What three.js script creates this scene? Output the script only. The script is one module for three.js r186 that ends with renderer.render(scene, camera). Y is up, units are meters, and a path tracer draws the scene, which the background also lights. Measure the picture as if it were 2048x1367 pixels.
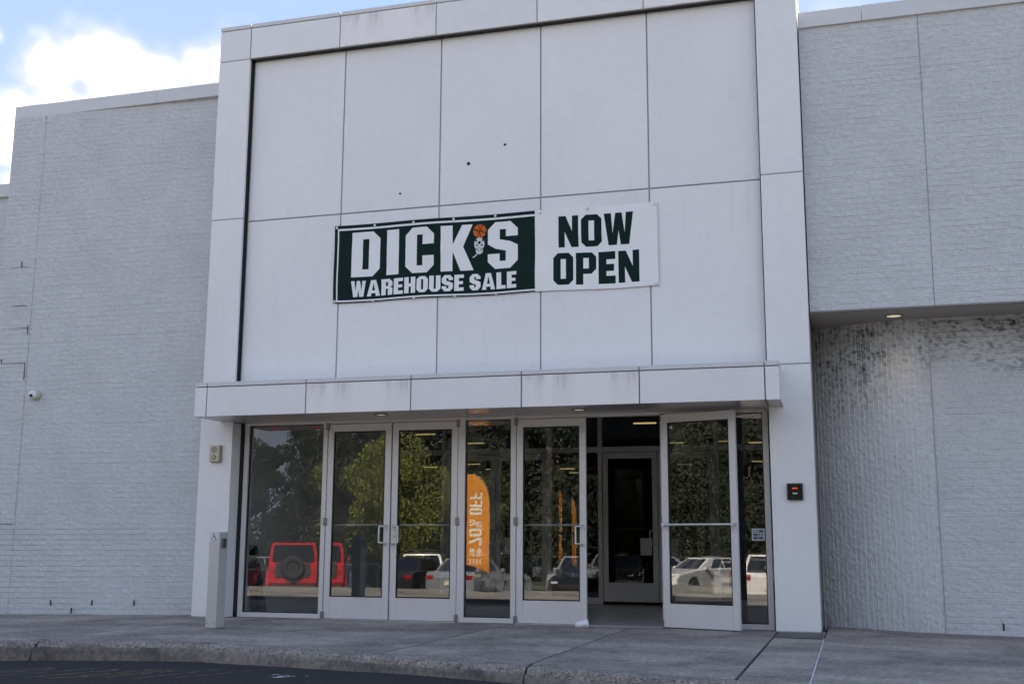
import * as THREE from 'three';
import { RoundedBoxGeometry } from 'three/addons/geometries/RoundedBoxGeometry.js';
import { mergeGeometries } from 'three/addons/utils/BufferGeometryUtils.js';
import { RectAreaLightUniformsLib } from 'three/addons/lights/RectAreaLightUniformsLib.js';
RectAreaLightUniformsLib.init();

// ---------------------------------------------------------------- camera, sky, sun, exposure
const EXPOSURE = 4.5;
const scene = new THREE.Scene();
const camera = new THREE.PerspectiveCamera(33.26, 1024 / 683, 0.1, 900);
camera.position.set(8.642, 0.992, 14.0);
camera.rotation.order = 'YXZ';
camera.rotation.set(0.1748, 0.2871, 0.0049);
scene.add(camera);

const skyTexture = makeSky(2048, 1024);
scene.background = skyTexture;
scene.environment = skyTexture;
const sun = new THREE.DirectionalLight(0xfff1dc, 5);
sun.position.set(24, 82, -84);
sun.target.position.set(4, 0, 10);
sun.castShadow = true;
sun.shadow.mapSize.set(4096, 4096);
Object.assign(sun.shadow.camera, { left: -70, right: 70, top: 70, bottom: -70, near: 1, far: 260 });
scene.add(sun, sun.target);

const renderer = new THREE.WebGLRenderer({ antialias: true });
renderer.setSize(1024, 683);
renderer.toneMapping = THREE.LinearToneMapping;
renderer.toneMappingExposure = EXPOSURE;
renderer.shadowMap.enabled = true;

// ---------------------------------------------------------------- noise
function hash3(x, y, z) {
  let h = Math.imul(x, 374761393) ^ Math.imul(y, 668265263) ^ Math.imul(z, 2147483647 - 61);
  h = Math.imul(h ^ (h >>> 13), 1274126177); h ^= h >>> 16;
  h = Math.imul(h, 2246822519); h ^= h >>> 15;
  return (h >>> 0) / 4294967296;
}
function noise3(x, y, z, per) {
  const xi = Math.floor(x), yi = Math.floor(y), zi = Math.floor(z);
  let fx = x - xi, fy = y - yi, fz = z - zi;
  fx = fx * fx * (3 - 2 * fx); fy = fy * fy * (3 - 2 * fy); fz = fz * fz * (3 - 2 * fz);
  const m = (a) => per ? ((a % per) + per) % per : a;
  const X0 = m(xi), X1 = m(xi + 1), Y0 = m(yi), Y1 = m(yi + 1), Z0 = zi, Z1 = zi + 1;
  const l = (a, b, t) => a + (b - a) * t;
  return l(l(l(hash3(X0, Y0, Z0), hash3(X1, Y0, Z0), fx), l(hash3(X0, Y1, Z0), hash3(X1, Y1, Z0), fx), fy),
    l(l(hash3(X0, Y0, Z1), hash3(X1, Y0, Z1), fx), l(hash3(X0, Y1, Z1), hash3(X1, Y1, Z1), fx), fy), fz);
}
function fbm3(x, y, z, oct = 4, per = 0) {
  let s = 0, a = 0.5, t = 0;
  for (let o = 0; o < oct; o++) { s += a * noise3(x, y, z + o * 17, per); t += a; a *= 0.5; x *= 2; y *= 2; z *= 2; per *= 2; }
  return s / t;
}
function sstep(a, b, x) { const t = Math.min(1, Math.max(0, (x - a) / (b - a))); return t * t * (3 - 2 * t); }
function mulberry(a) { return () => { a |= 0; a = a + 0x6D2B79F5 | 0; let t = Math.imul(a ^ a >>> 15, 1 | a); t = t + Math.imul(t ^ t >>> 7, 61 | t) ^ t; return ((t ^ t >>> 14) >>> 0) / 4294967296; }; }

// a summer sky of broken cumulus: blue gradient, clouds as clusters of puffs roughened by noise
function makeSky(W, H) {
  const D = Math.PI / 180, puffs = [];
  // the bank beside the tower (azimuth from -z towards +x, elevation, radius, in degrees)
  for (const [a, e, r] of [[-40.9, 19.5, 1.4], [-39.6, 21.5, 1.5], [-38.0, 22.2, 1.5], [-36.4, 22.0, 1.6], [-34.4, 22.0, 1.5], [-32.6, 22.3, 1.6], [-30.8, 22.9, 1.7],
    [-38, 18.6, 3], [-34.5, 18.8, 3.2], [-31, 19, 3.6], [-41.6, 17.8, 1.1], [-40, 16, 1.7], [-36, 15, 3], [-42.6, 22.6, .5], [-33, 20.5, 2.6], [-30.5, 21, 2.4], [-36.5, 20, 2.6], [-39, 19.5, 2.2], [-28, 20, 3.5], [-25, 18, 3.5], [-44.5, 18.2, 1.6]]) puffs.push([a, e, r]);
  const rnd = mulberry(77);
  for (let c = 0; c < 84; c++) {
    const a = rnd() * 360 - 180, e = 7 + 48 * rnd() * rnd(), k = 1.2 + rnd() * 1.8, n = 5 + Math.floor(rnd() * 6);
    const free = (a > -62 && a < 14 && e > 4 && e < 42);
    for (let i = 0; i < n; i++) { const p = [a + (rnd() - .5) * 16, e + (rnd() - .3) * 4, k * (1 + 1.3 * rnd())]; if (!free) puffs.push(p); }
  }
  const grid = new Map();
  for (const p of puffs) for (let ga = Math.floor((p[0] - 3 * p[2] - 3) / 5); ga <= Math.floor((p[0] + 3 * p[2] + 3) / 5); ga++) { const k = ((ga % 72) + 72) % 72; if (!grid.has(k)) grid.set(k, []); grid.get(k).push(p); }
  const data = new Float32Array(W * H * 4);
  for (let j = 0; j < H; j++) for (let i = 0; i < W; i++) {
    const th = ((i + .5) / W - .5) * 2 * Math.PI, el = ((j + .5) / H - .5) * Math.PI;
    const x = Math.cos(el) * Math.cos(th), y = Math.sin(el), z = Math.cos(el) * Math.sin(th);
    const az = Math.atan2(x, -z) / D, ed = el / D;
    let r, g, b;
    if (y < -0.02) { r = .16; g = .165; b = .16; } else {
      const t = Math.pow(Math.max(0, y), .55);
      r = 1.13 + (.15 - 1.13) * t; g = 1.22 + (.39 - 1.22) * t; b = 1.38 + (.88 - 1.38) * t;
      let d = -1, low = 0;
      const list = grid.get((((Math.floor(az / 5)) % 72) + 72) % 72) || [];
      const n1 = fbm3(x * 14 + 5, y * 20, z * 14, 5), n2 = fbm3(x * 46, y * 56 + 9, z * 46, 4);
      for (const p of list) {
        let da = az - p[0]; if (da > 180) da -= 360; if (da < -180) da += 360;
        const dx = da * Math.cos(el), dy = (ed - p[1]) * 1.15, q = 1 - Math.sqrt(dx * dx + dy * dy) / p[2];
        if (q > d) { d = q; low = -dy / p[2]; }
      }
      const wisp = sstep(.5, .8, fbm3(x * 5 + 3, y * 13, z * 5 + 7, 5)) * .34;
      const n3 = fbm3(x * 110, y * 130 + 4, z * 110, 3), dens = d * .9 + (n1 - .5) * 1.1 + (n2 - .5) * .95 + (n3 - .5) * .4;
      const al = Math.max(wisp * (.5 + n2), .45 * sstep(-.6, .1, dens) + .55 * sstep(-.12, .3, dens));
      const sh = sstep(.1, 1.1, low + (n1 - .5) * 2.4) * .30;
      const cr = 1.05 + .85 * sstep(.0, .8, dens) - sh * 1.2 + (n2 - .5) * .35, hz = Math.min(1, Math.max(0, 1 - y * 5));
      r += (cr * .97 - r) * al * (1 - .2 * hz); g += (cr * 1.0 - g) * al * (1 - .2 * hz); b += (cr * 1.12 - b) * al * (1 - .2 * hz);
    }
    const o = (j * W + i) * 4;
    data[o] = r / EXPOSURE; data[o + 1] = g / EXPOSURE; data[o + 2] = b / EXPOSURE; data[o + 3] = 1;
  }
  const t = new THREE.DataTexture(data, W, H, THREE.RGBAFormat, THREE.FloatType);
  t.mapping = THREE.EquirectangularReflectionMapping; t.magFilter = THREE.LinearFilter; t.minFilter = THREE.LinearFilter;
  t.wrapS = THREE.RepeatWrapping; t.needsUpdate = true;
  return t;
}

// ---------------------------------------------------------------- textures and materials
function dataTex(n, f, srgb = true, m = 1) {          // f(u, v) -> value or [r, g, b] in 0..1 (sRGB values when srgb)
  const a = new Uint8Array(n * n * 4 * m);
  const w = n * m;
  for (let j = 0; j < n; j++) for (let i = 0; i < w; i++) {
    const c = f(i / n, j / n), o = (j * w + i) * 4;
    const q = Array.isArray(c) ? c : [c, c, c];
    for (let k = 0; k < 3; k++) a[o + k] = Math.max(0, Math.min(255, Math.round(q[k] * 255)));
    a[o + 3] = q[3] === undefined ? 255 : Math.max(0, Math.min(255, Math.round(q[3] * 255)));
  }
  const t = new THREE.DataTexture(a, w, n, THREE.RGBAFormat, THREE.UnsignedByteType);
  t.wrapS = t.wrapT = THREE.RepeatWrapping; t.magFilter = THREE.LinearFilter; t.minFilter = THREE.LinearMipmapLinearFilter; t.generateMipmaps = true;
  if (srgb) t.colorSpace = THREE.SRGBColorSpace; t.needsUpdate = true;
  return t;
}
function scaled(t, s, sy = s) { const c = t.clone(); c.repeat.set(1 / s, 1 / sy); c.needsUpdate = true; return c; }
const texPanel = dataTex(512, (u, v) => {             // faint run-off streaks and grime on coated metal
  const st = fbm3(u * 48, v * 3, 1, 3, 0), big = fbm3(u * 4, v * 4, 5, 4, 4), sp = fbm3(u * 64, v * 64, 9, 2, 64);
  const k = .955 + (big - .5) * .035 - Math.max(0, st - .66) * .07 + (sp - .5) * .02;
  return [k, k, k * .997];
});
const texStain = dataTex(512, (u, v) => {
  const t = ((.7067 - v) % 1 + 1) % 1, w = fbm3(u * 34, 2, 1, 3, 0), w2 = fbm3(u * 7, 5, 8, 3, 0), len = .12 + .8 * Math.max(0, w2 - .3) * w * 2;
  const k = 1 - .075 * sstep(len, 0, t) * sstep(.35, .6, w) * sstep(.3, .6, w2) - .05 * sstep(.42, .7, w2) * (1 - t) + (fbm3(u * 60, v * 20, 4, 2, 0) - .5) * .015;
  return [k, k * .992, k * .975];
});
const texPanelBump = dataTex(256, (u, v) => fbm3(u * 3, v * 3, 2, 3, 3), false);
const texPanelRough = dataTex(256, (u, v) => .30 + .25 * fbm3(u * 6, v * 3, 12, 4, 0), false);
const texConcrete = dataTex(1024, (u, v) => {
  const b = fbm3(u * 5, v * 5, 3, 5, 5), f = fbm3(u * 110, v * 110, 4, 3, 110), w = fbm3(u * 9, v * 70, 6, 3, 0), dk = fbm3(u * 12, v * 12, 30, 4, 12);
  let k = .78 + (b - .5) * .42 + (f - .5) * .34 + (w - .5) * .10 - Math.max(0, dk - .6) * .4;
  if (hash3(Math.floor(u * 300), Math.floor(v * 300), 8) > .994) k -= .16;
  return [k, k * .995, k * .985];
});
const texConcreteBump = dataTex(512, (u, v) => fbm3(u * 90, v * 90, 4, 4, 90), false);
const texAsphalt = dataTex(1024, (u, v) => {
  const b = fbm3(u * 4, v * 4, 3, 4, 4), h = hash3(Math.floor(u * 150), Math.floor(v * 150), 5), f = fbm3(u * 90, v * 90, 4, 3, 90);
  let k = .50 + (b - .5) * .2 + (f - .5) * .5;
  if (h > .93) k += .42 * hash3(Math.floor(u * 150), Math.floor(v * 150), 6);
  return [k, k * 1.0, k * 1.03];
});
const texAsphaltBump = dataTex(512, (u, v) => fbm3(u * 120, v * 120, 4, 3, 120), false);
const texAggregate = dataTex(1024, (u, v) => {        // exposed pebbles: dark pits and pale stones
  const f = fbm3(u * 60, v * 60, 14, 2, 60), g = fbm3(u * 8, v * 8, 16, 4, 8), h = noise3(u * 125, v * 125, 3, 125);
  let k = .72 + (f - .5) * .38 + (g - .5) * .3;
  if (h > .70) k -= .20; else if (h < .22) k += .06;
  return [k, k * .99, k * .97];
});
const texBlockBump = dataTex(512, (u, v) => fbm3(u * 60, v * 80, 21, 4, 0), false);
const texBlock = dataTex(512, (u, v) => { const b = fbm3(u * 3, v * 3, 23, 5, 3), f = fbm3(u * 70, v * 70, 22, 3, 70); const k = .93 + (b - .5) * .07 + (f - .5) * .10; return [k, k, k]; });
const texBrushed = dataTex(256, (u, v) => { const k = .93 + (fbm3(u * 90, v * 4, 3, 3, 0) - .5) * .12 + (fbm3(u * 5, v * 5, 7, 3, 5) - .5) * .08; return [k, k, k]; });

const std = (r, g, b, rough = .8, extra = {}) => new THREE.MeshStandardMaterial({ color: new THREE.Color().setRGB(r, g, b), roughness: rough, ...extra });
const phy = (r, g, b, rough, extra = {}) => new THREE.MeshPhysicalMaterial({ color: new THREE.Color().setRGB(r, g, b), roughness: rough, ...extra });
const panelTex = (s) => ({ map: scaled(texPanel, s), bumpMap: scaled(texPanelBump, 2.2), bumpScale: .0012, roughnessMap: scaled(texPanelRough, 3) });
const M = {
  panel: phy(.79, .787, .805, 1, { ...panelTex(4.1), clearcoat: .25, clearcoatRoughness: .22 }),
  panelB: phy(.78, .776, .795, 1, { ...panelTex(3.3), clearcoat: .25, clearcoatRoughness: .22 }),
  panelC: phy(.80, .796, .812, 1, { ...panelTex(4.9), clearcoat: .25, clearcoatRoughness: .22 }),
  panelStained: phy(.775, .762, .785, 1, { ...panelTex(4.1), map: scaled(texStain, 1.45, .45), clearcoat: .2, clearcoatRoughness: .25 }),
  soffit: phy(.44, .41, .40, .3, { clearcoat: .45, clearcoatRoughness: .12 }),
  gasket: std(.06, .06, .062, .8),
  black: std(.006, .006, .007, .6),
  joint: std(.10, .10, .10, .8),
  alu: phy(.64, .63, .63, .36, { metalness: .12, map: scaled(texPanel, 1.3), clearcoat: .2, clearcoatRoughness: .2 }),
  aluDark: std(.2, .2, .2, .4, { metalness: .6 }),
  steel: std(.66, .67, .68, .3, { metalness: .6, map: scaled(texBrushed, .4) }),
  glass: phy(.80, .81, .81, 0, { transmission: 1, thickness: 0, ior: 1.72 }),
  glassPlain: phy(.5, .5, .5, 0, { transmission: 1, thickness: 0, ior: 1.36 }),
  block: std(.61, .628, .645, .9, { vertexColors: true, map: scaled(texBlock, 1.7), bumpMap: scaled(texBlockBump, .9), bumpScale: .004 }),
  wallCore: std(.40, .41, .42, .9),
  coping: phy(.64, .645, .66, .45, { map: scaled(texPanel, 3), clearcoat: .1 }),
  brown: std(.10, .075, .06, .85),
  concrete: std(.50, .42, .355, .9, { map: scaled(texConcrete, 2.6), bumpMap: scaled(texConcreteBump, 1), bumpScale: .003 }),
  concreteB: std(.485, .41, .35, .9, { map: scaled(texConcrete, 3.1), bumpMap: scaled(texConcreteBump, 1.1), bumpScale: .003 }),
  aggregate: std(.50, .43, .375, .9, { map: scaled(texAggregate, 1.0), bumpMap: scaled(texAggregate, 1.0), bumpScale: .006 }),
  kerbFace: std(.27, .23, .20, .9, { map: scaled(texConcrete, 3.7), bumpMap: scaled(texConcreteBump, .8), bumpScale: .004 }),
  asphalt: std(.045, .041, .042, .92, { map: scaled(texAsphalt, 1.6), bumpMap: scaled(texAsphaltBump, .8), bumpScale: .008 }),
  lot: std(.17, .165, .16, .9, { map: scaled(texAsphalt, 3.1) }),
  lane: std(.44, .41, .37, .9, { map: scaled(texConcrete, 4.1) }),
  sealWhite: std(.55, .55, .54, .7),
  sealBlack: std(.012, .012, .012, .6),
  intFloor: phy(.60, .60, .62, .22, { map: scaled(texPanel, 3.7) }),
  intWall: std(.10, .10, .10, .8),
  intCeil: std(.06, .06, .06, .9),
  lampWarm: std(.2, .19, .16, .5, { emissive: new THREE.Color(1, .86, .58), emissiveIntensity: .12 }),
  lampStrip: std(.2, .17, .1, .5, { emissive: new THREE.Color(1, .74, .30), emissiveIntensity: .20 }),
  white: std(.72, .72, .71, .5), ivory: std(.50, .46, .36, .5), ivoryDark: std(.30, .27, .21, .6),
  paper: std(.62, .62, .62, .8),
  grass: std(.055, .075, .025, .95), ground: std(.09, .10, .06, .95),
  bark: std(.09, .07, .055, .95), rubber: std(.018, .018, .019, .85),
  chrome: std(.7, .7, .71, .18, { metalness: 1 }), carGlass: phy(.015, .017, .02, .04, { clearcoat: 1, clearcoatRoughness: .02 }),
  trim: std(.02, .02, .021, .6), lampGlass: phy(.75, .76, .78, .08, { metalness: .4, clearcoat: 1 }), tail: phy(.30, .012, .012, .2, { clearcoat: 1 }), plate: std(.65, .62, .42, .5),
};

// ---------------------------------------------------------------- helpers
const used = new Map();
function numbered(name) { const n = used.get(name) || 0; used.set(name, n + 1); return n ? `${name}_${String(n).padStart(3, '0')}` : name; }
function worldUV(g) {                                 // uv in metres from position and dominant normal
  const ng = g.index ? g.toNonIndexed() : g, p = ng.attributes.position, n = ng.attributes.normal, uv = new Float32Array(p.count * 2);
  for (let i = 0; i < p.count; i++) {
    const ax = Math.abs(n.getX(i)), ay = Math.abs(n.getY(i)), az = Math.abs(n.getZ(i));
    let u, v; if (ay > ax && ay > az) { u = p.getX(i); v = p.getZ(i); } else if (ax > az) { u = p.getZ(i) + p.getX(i); v = p.getY(i); } else { u = p.getX(i); v = p.getY(i); }
    uv[i * 2] = u; uv[i * 2 + 1] = v;
  }
  ng.setAttribute('uv', new THREE.BufferAttribute(uv, 2));
  return ng;
}
function bx(x0, x1, y0, y1, z0, z1, r = 0) {
  const w = x1 - x0, h = y1 - y0, d = z1 - z0, rr = Math.min(r, w / 2.01, h / 2.01, d / 2.01);
  const g = rr > 0 ? new RoundedBoxGeometry(w, h, d, 1, rr) : new THREE.BoxGeometry(w, h, d);
  g.translate((x0 + x1) / 2, (y0 + y1) / 2, (z0 + z1) / 2);
  return worldUV(g);
}
function cyl(r0, r1, h, seg = 20) { return new THREE.CylinderGeometry(r0, r1, h, seg); }
function tube(pts, r, seg = 24, rad = 8) { return new THREE.TubeGeometry(new THREE.CatmullRomCurve3(pts.map((p) => new THREE.Vector3(...p)), false, 'catmullrom', .2), seg, r, rad, false); }
function strip(g) { const k = g.index ? g.toNonIndexed() : g; for (const a of Object.keys(k.attributes)) if (!['position', 'normal', 'uv'].includes(a)) k.deleteAttribute(a); return k; }
function obj(name, geos, mat, parent = scene) {
  const list = Array.isArray(geos) ? geos : [geos];
  const g = list.length > 1 ? mergeGeometries(list.map(strip)) : list[0];
  const m = new THREE.Mesh(g, mat); m.castShadow = m.receiveShadow = true;
  m.name = parent === scene ? numbered(name) : name; parent.add(m); return m;
}
function grp(name, parent = scene, pos = [0, 0, 0], turn = 0) { const o = new THREE.Group(); o.name = parent === scene ? numbered(name) : name; o.position.set(...pos); o.rotation.y = turn; parent.add(o); return o; }
function tag(o, label, category, group) { o.userData.label = label; o.userData.category = category; if (group) o.userData.group = group; return o; }
function structure(o) { o.userData.kind = 'structure'; return o; }
function patch(us, vs, P, C, uvf, flip = false) {     // a displaced sheet: P(u, v, i, j) -> [x, y, z]
  const nu = us.length, nv = vs.length, pos = new Float32Array(nu * nv * 3), uv = new Float32Array(nu * nv * 2), col = C ? new Float32Array(nu * nv * 3) : null, idx = [];
  for (let j = 0; j < nv; j++) for (let i = 0; i < nu; i++) {
    const k = j * nu + i, p = P(us[i], vs[j], i, j); pos.set(p, k * 3);
    uv.set(uvf ? uvf(us[i], vs[j], p) : [us[i], vs[j]], k * 2); if (C) col.set(C(us[i], vs[j], p, i, j), k * 3);
    if (i && j) { const a = k - nu - 1, b = k - nu, c = k - 1; if (flip) idx.push(a, c, b, b, c, k); else idx.push(a, b, c, b, k, c); }
  }
  const g = new THREE.BufferGeometry();
  g.setAttribute('position', new THREE.BufferAttribute(pos, 3)); g.setAttribute('uv', new THREE.BufferAttribute(uv, 2));
  if (C) g.setAttribute('color', new THREE.BufferAttribute(col, 3));
  g.setIndex(idx); g.computeVertexNormals(); return g;
}
const range = (a, b, step) => { const n = Math.max(1, Math.round((b - a) / step)), r = []; for (let i = 0; i <= n; i++) r.push(a + (b - a) * i / n); return r; };

// ---------------------------------------------------------------- ground
const drop = (x) => x < 0 ? .016 * x : x > 8.2 ? -.02 * (x - 8.2) : 0;
const kerbPts = [[-14, 9.5], [-6, 6.3], [-2, 4.85], [-.4, 4.32], [.3, 4.03], [.62, 3.87], [1.25, 3.69], [2.3, 3.56], [3.6, 3.90], [4.72, 4.19], [5.75, 4.51], [6.24, 4.70], [7.1, 4.98], [7.8, 5.22], [9.5, 5.8], [14, 7.3]];
function kerbZ(x) { for (let i = 1; i < kerbPts.length; i++) if (x <= kerbPts[i][0]) { const [a, b] = [kerbPts[i - 1], kerbPts[i]]; const t = (x - a[0]) / (b[0] - a[0]); return a[1] + (b[1] - a[1]) * t; } return 7.3; }
const roadY = (x) => -.185 + .052 * sstep(.5, 6, x);
const sidewalk = structure(grp('sidewalk'));
{
  const cuts = [-14, -5, .5, 2.95, 4.43, 5.99, 7.75, 8.29, 14], gaps = [.004, .004, .004, .003, .004, .006, .009, .006, .004];
  for (let s = 0; s + 1 < cuts.length; s++) {
    const a = cuts[s] + gaps[s], b = cuts[s + 1] - gaps[s + 1];
    const us = [a, a + .002, ...range(a + .012, b - .012, .12), b - .002, b];
    const vs = range(0, 1, 1 / 44);
    const back = (x) => x < .5 ? -1.2 : x < 7.75 ? -.3 : x < 8.2 ? -.3 : -2.2;
    const bk = back((a + b) / 2);
    obj('slab', patch(us, vs, (u, v, i) => {
      const z = bk + (kerbZ(u) - .16 - bk) * v, e = (i === 0 || i === us.length - 1);
      const y = drop(u) + (fbm3(u * 3, z * 3, 40, 3) - .5) * .006 + (s % 2 ? .0015 : 0);
      return [u, e ? y - .06 : y, z];
    }, null, (u, v, p) => [p[0] + s * .73, p[2] + s * .41], true), s % 2 ? M.concreteB : M.concrete, sidewalk);
  }
  const sealant = (name, x, w, mat, z0, wob) => obj(name, patch([0, 1], range(z0, kerbZ(x) - .15, .12), (u, z) => [x + (u - .5) * w + (fbm3(z * 3, x, 3, 3) - .5) * wob, drop(x) + .0005, z], null, null, true), mat, sidewalk);
  sealant('black_joint', 7.75, .018, M.sealBlack, .2, .01);
  sealant('white_joint', 8.29, .014, M.sealWhite, .8, .008);
  sealant('thin_joint', 5.99, .012, M.sealBlack, .0, .01);
  sealant('thin_joint', 4.43, .007, M.gasket, .0, .01);
  sealant('pale_joint', .5, .010, std(.33, .32, .31), .2, .02);
  sealant('thin_joint', 2.95, .006, M.joint, .0, .01);
  obj('base_strip', bx(7.765, 8.27, -.05, .003, .02, .86), M.brown, sidewalk).material = std(.19, .17, .145, .95, { map: scaled(texConcrete, 1.2) });
  obj('thin_joint', bx(7.765, 8.28, -.04, .0045, .86, .885), M.sealBlack, sidewalk);
}
const kerb = structure(grp('kerb'));
for (const [a, b] of [[-14, -5.3], [-5.29, .612], [.626, 5.992], [6.006, 14]]) {
  const us = range(a, b, .028);
  const prof = [[-.17, -.012], [-.165, .0005], [-.10, .001], [-.05, -.004], [-.015, -.016], [.004, -.035], [.014, -.06], [.022, -.085], [.026, -.11], [.03, -.2]];
  obj('kerb_edge', patch(us, range(0, prof.length - 1, 1), (u, v, i, j) => {
    const p = prof[j], w = j > 1 && j < 9 ? (fbm3(u * 18, j * .7, 60, 3) - .5) * .016 + (fbm3(u * 3, 2, 61, 3) - .5) * .02 : 0;
    const e = Math.min(u - a, b - u) < .01 ? -.012 : 0;
    return [u, drop(u) + p[1] + (j < 2 ? 0 : w * .55) + e, kerbZ(u) + p[0] + w + e];
  }, null, (u, v, p) => [p[0], p[2] - p[1]], true), M.aggregate, kerb);
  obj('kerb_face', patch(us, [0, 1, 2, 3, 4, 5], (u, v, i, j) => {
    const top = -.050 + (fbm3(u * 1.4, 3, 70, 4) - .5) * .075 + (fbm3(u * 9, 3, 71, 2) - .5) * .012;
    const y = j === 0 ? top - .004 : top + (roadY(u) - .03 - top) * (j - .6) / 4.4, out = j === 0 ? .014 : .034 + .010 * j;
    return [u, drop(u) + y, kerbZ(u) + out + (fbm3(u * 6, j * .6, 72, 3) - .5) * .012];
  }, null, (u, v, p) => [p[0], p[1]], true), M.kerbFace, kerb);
}
{
  const rz = (x) => kerbZ(x) - .02;
  structure(obj('road', patch(range(-14, 14, .25), range(0, 1, 1 / 20), (u, v) => { const z = rz(u) + (9.3 - rz(u)) * v; return [u, roadY(u) + (-.19 - roadY(u)) * sstep(5.5, 9.3, z) + (fbm3(u * 1.2, z * 1.2, 80, 3) - .5) * .012, z]; }, null, (u, v, p) => [p[0], p[2]], true), M.asphalt));
  const prof = [[9.3, -.19], [15, -.21], [18, -.36], [22, -.80], [26, -1.02], [50, -1.75]];
  const lotY = (z) => { for (let i = 1; i < prof.length; i++) if (z <= prof[i][0]) { const [a, b] = [prof[i - 1], prof[i]]; return a[1] + (b[1] - a[1]) * (z - a[0]) / (b[0] - a[0]); } return -1.75; };
  structure(obj('drive_lane', patch([-60, -14, 14, 60], [9.3, 11, 13, 15], (u, z) => [u, lotY(z) + .004, z], null, null, true), M.lane));
  structure(obj('parking_lot', patch([-60, 0, 60], range(15, 50, 1), (u, z) => [u, lotY(z), z], null, null, true), M.lot));
  structure(obj('side_road', [...[[-60, -14], [14, 60]].map(([a, b]) => patch([a, b], [-2, 9.3], (u, z) => [u, -.20, z], null, null, true))], M.asphalt));
  structure(obj('verge', patch(range(-120, 120, 8), range(50, 130, 8), (u, z) => [u, -1.7 + (z - 50) * .012 + .3 * fbm3(u * .1, z * .1, 5, 2), z], null, null, true), M.grass));
  structure(obj('ground', new THREE.CircleGeometry(800, 64).rotateX(-Math.PI / 2).translate(0, -2.4, 0), M.ground));
  scene.userData.lotY = lotY;
}
const lotY = scene.userData.lotY;
// worn yellow hatch lines and a white blot on the asphalt
{
  const worn = (seed, th) => dataTex(128, (u, v) => { const k = fbm3(u * 5, v * 9, seed, 4) > th ? 1 : 0; return [k, k, k]; }, false, 4);
  const blotA = dataTex(128, (u, v) => { const d = Math.hypot((u - .5) * 1.1, v - .5) * 2, k = fbm3(u * 11, v * 11, 97, 4) * 1.25 - d * .55 > .40 ? 1 : 0; return [k, k, k]; }, false);
  const wornA = worn(91, .615);
  const ym = std(.30, .20, .07, .9, { alphaMap: wornA, alphaTest: .5 }), wm = std(.45, .46, .45, .9, { alphaMap: blotA, alphaTest: .5 });
  const hatch = (cx, cz, len, w, ang, mat) => {
    const g = patch(range(-.5, .5, .05), range(-.5, .5, .25), (u, v) => { const x = cx + Math.cos(ang) * u * len - Math.sin(ang) * v * w, z = cz - Math.sin(ang) * u * len - Math.cos(ang) * v * w; return [x, roadY(x) + (-.19 - roadY(x)) * sstep(5.5, 9.3, z) + (fbm3(x * 1.2, z * 1.2, 80, 3) - .5) * .012 + .004, z]; }, null, (u, v) => mat === wm ? [u + .5, v + .5] : [(u + .5) * .9 + cx * 3.7, v + .5 + cx * 1.9]);
    return g;
  };
  const lines = [];
  for (let k = 0; k < 9; k++) lines.push(hatch(1.0 + k * .26 + .08 * Math.sin(k * 5), 4.98 - .04 * k, .7 + .5 * hash3(k, 1, 1), .045 + .04 * hash3(k, 2, 2), .95 + .3 * hash3(k, 3, 3), ym));
  const hm = obj('yellow_hatching', lines, ym); hm.castShadow = false; structure(hm);
  const bm = obj('paint_blot', hatch(3.86, 4.62, .34, .26, .5), wm); bm.castShadow = false; structure(bm);
}

// ---------------------------------------------------------------- the store building
const store = tag(grp('store_building'), 'white and grey store building with metal panel entrance, canopy and rough block walls', 'building');

// rough split-face walls, one piece per course
function dispSplit(u, v, seed) { return (fbm3(u * 20 + v * 9, v * 32, seed, 3) - .5) * .0135 + (fbm3(u * 4, v * 18, seed + 50, 2) - .5) * .005; }
function course(parent, path, s0, s1, y0, y1, seed, dirt, ds = .024, yOf = null) {
  const h = y1 - y0, vs = [0, .12, .2, .42, .64, .86, .95].map((t) => y0 + t * h).concat([y1]);
  const crack = hash3(seed, 7, 1) > .80, us = range(s0, s1, ds), shift = (hash3(seed, 3, 9) - .5) * .004;
  const info = [];
  obj('brick_course', patch(us, vs, (u, v, i, j) => {
    const [x, z, nx, nz] = path(u), e = j === 0 || j === 7;
    const d = e ? -.0045 + .003 * fbm3(u * 4, v * 9, 77, 2) : (j === 1 || j === 6 ? -.0006 : 0) + shift * .6 + dispSplit(u, v, 11);
    info[j * us.length + i] = d;
    const w = (j === 0 || j === 7) ? (fbm3(u * 3, Math.round(v * 50), 31, 2) - .5) * .006 : 0;
    return [x + nx * d, v + w + (yOf ? yOf(x) : 0), z + nz * d];
  }, (u, v, p, i, j) => {
    let k = 1; const d = info[j * us.length + i];
    if (j === 0 || j === 7) k *= crack && fbm3(u * 2, seed, 5, 2) > .56 ? .74 : .94 + .06 * fbm3(u * 5, v * 9, 78, 2);
    if (dirt) k *= 1 - dirt(u, v) * sstep(.004, -.007, d) * .9;
    const gl = 1 - .05 * fbm3(u * 1.1, v * 1.3, 66, 4);
    return [k * gl, k * gl, k * gl];
  }, null), M.block, parent);
}
const CH = .0732;
const wallL = grp('block_wall', store);
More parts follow.
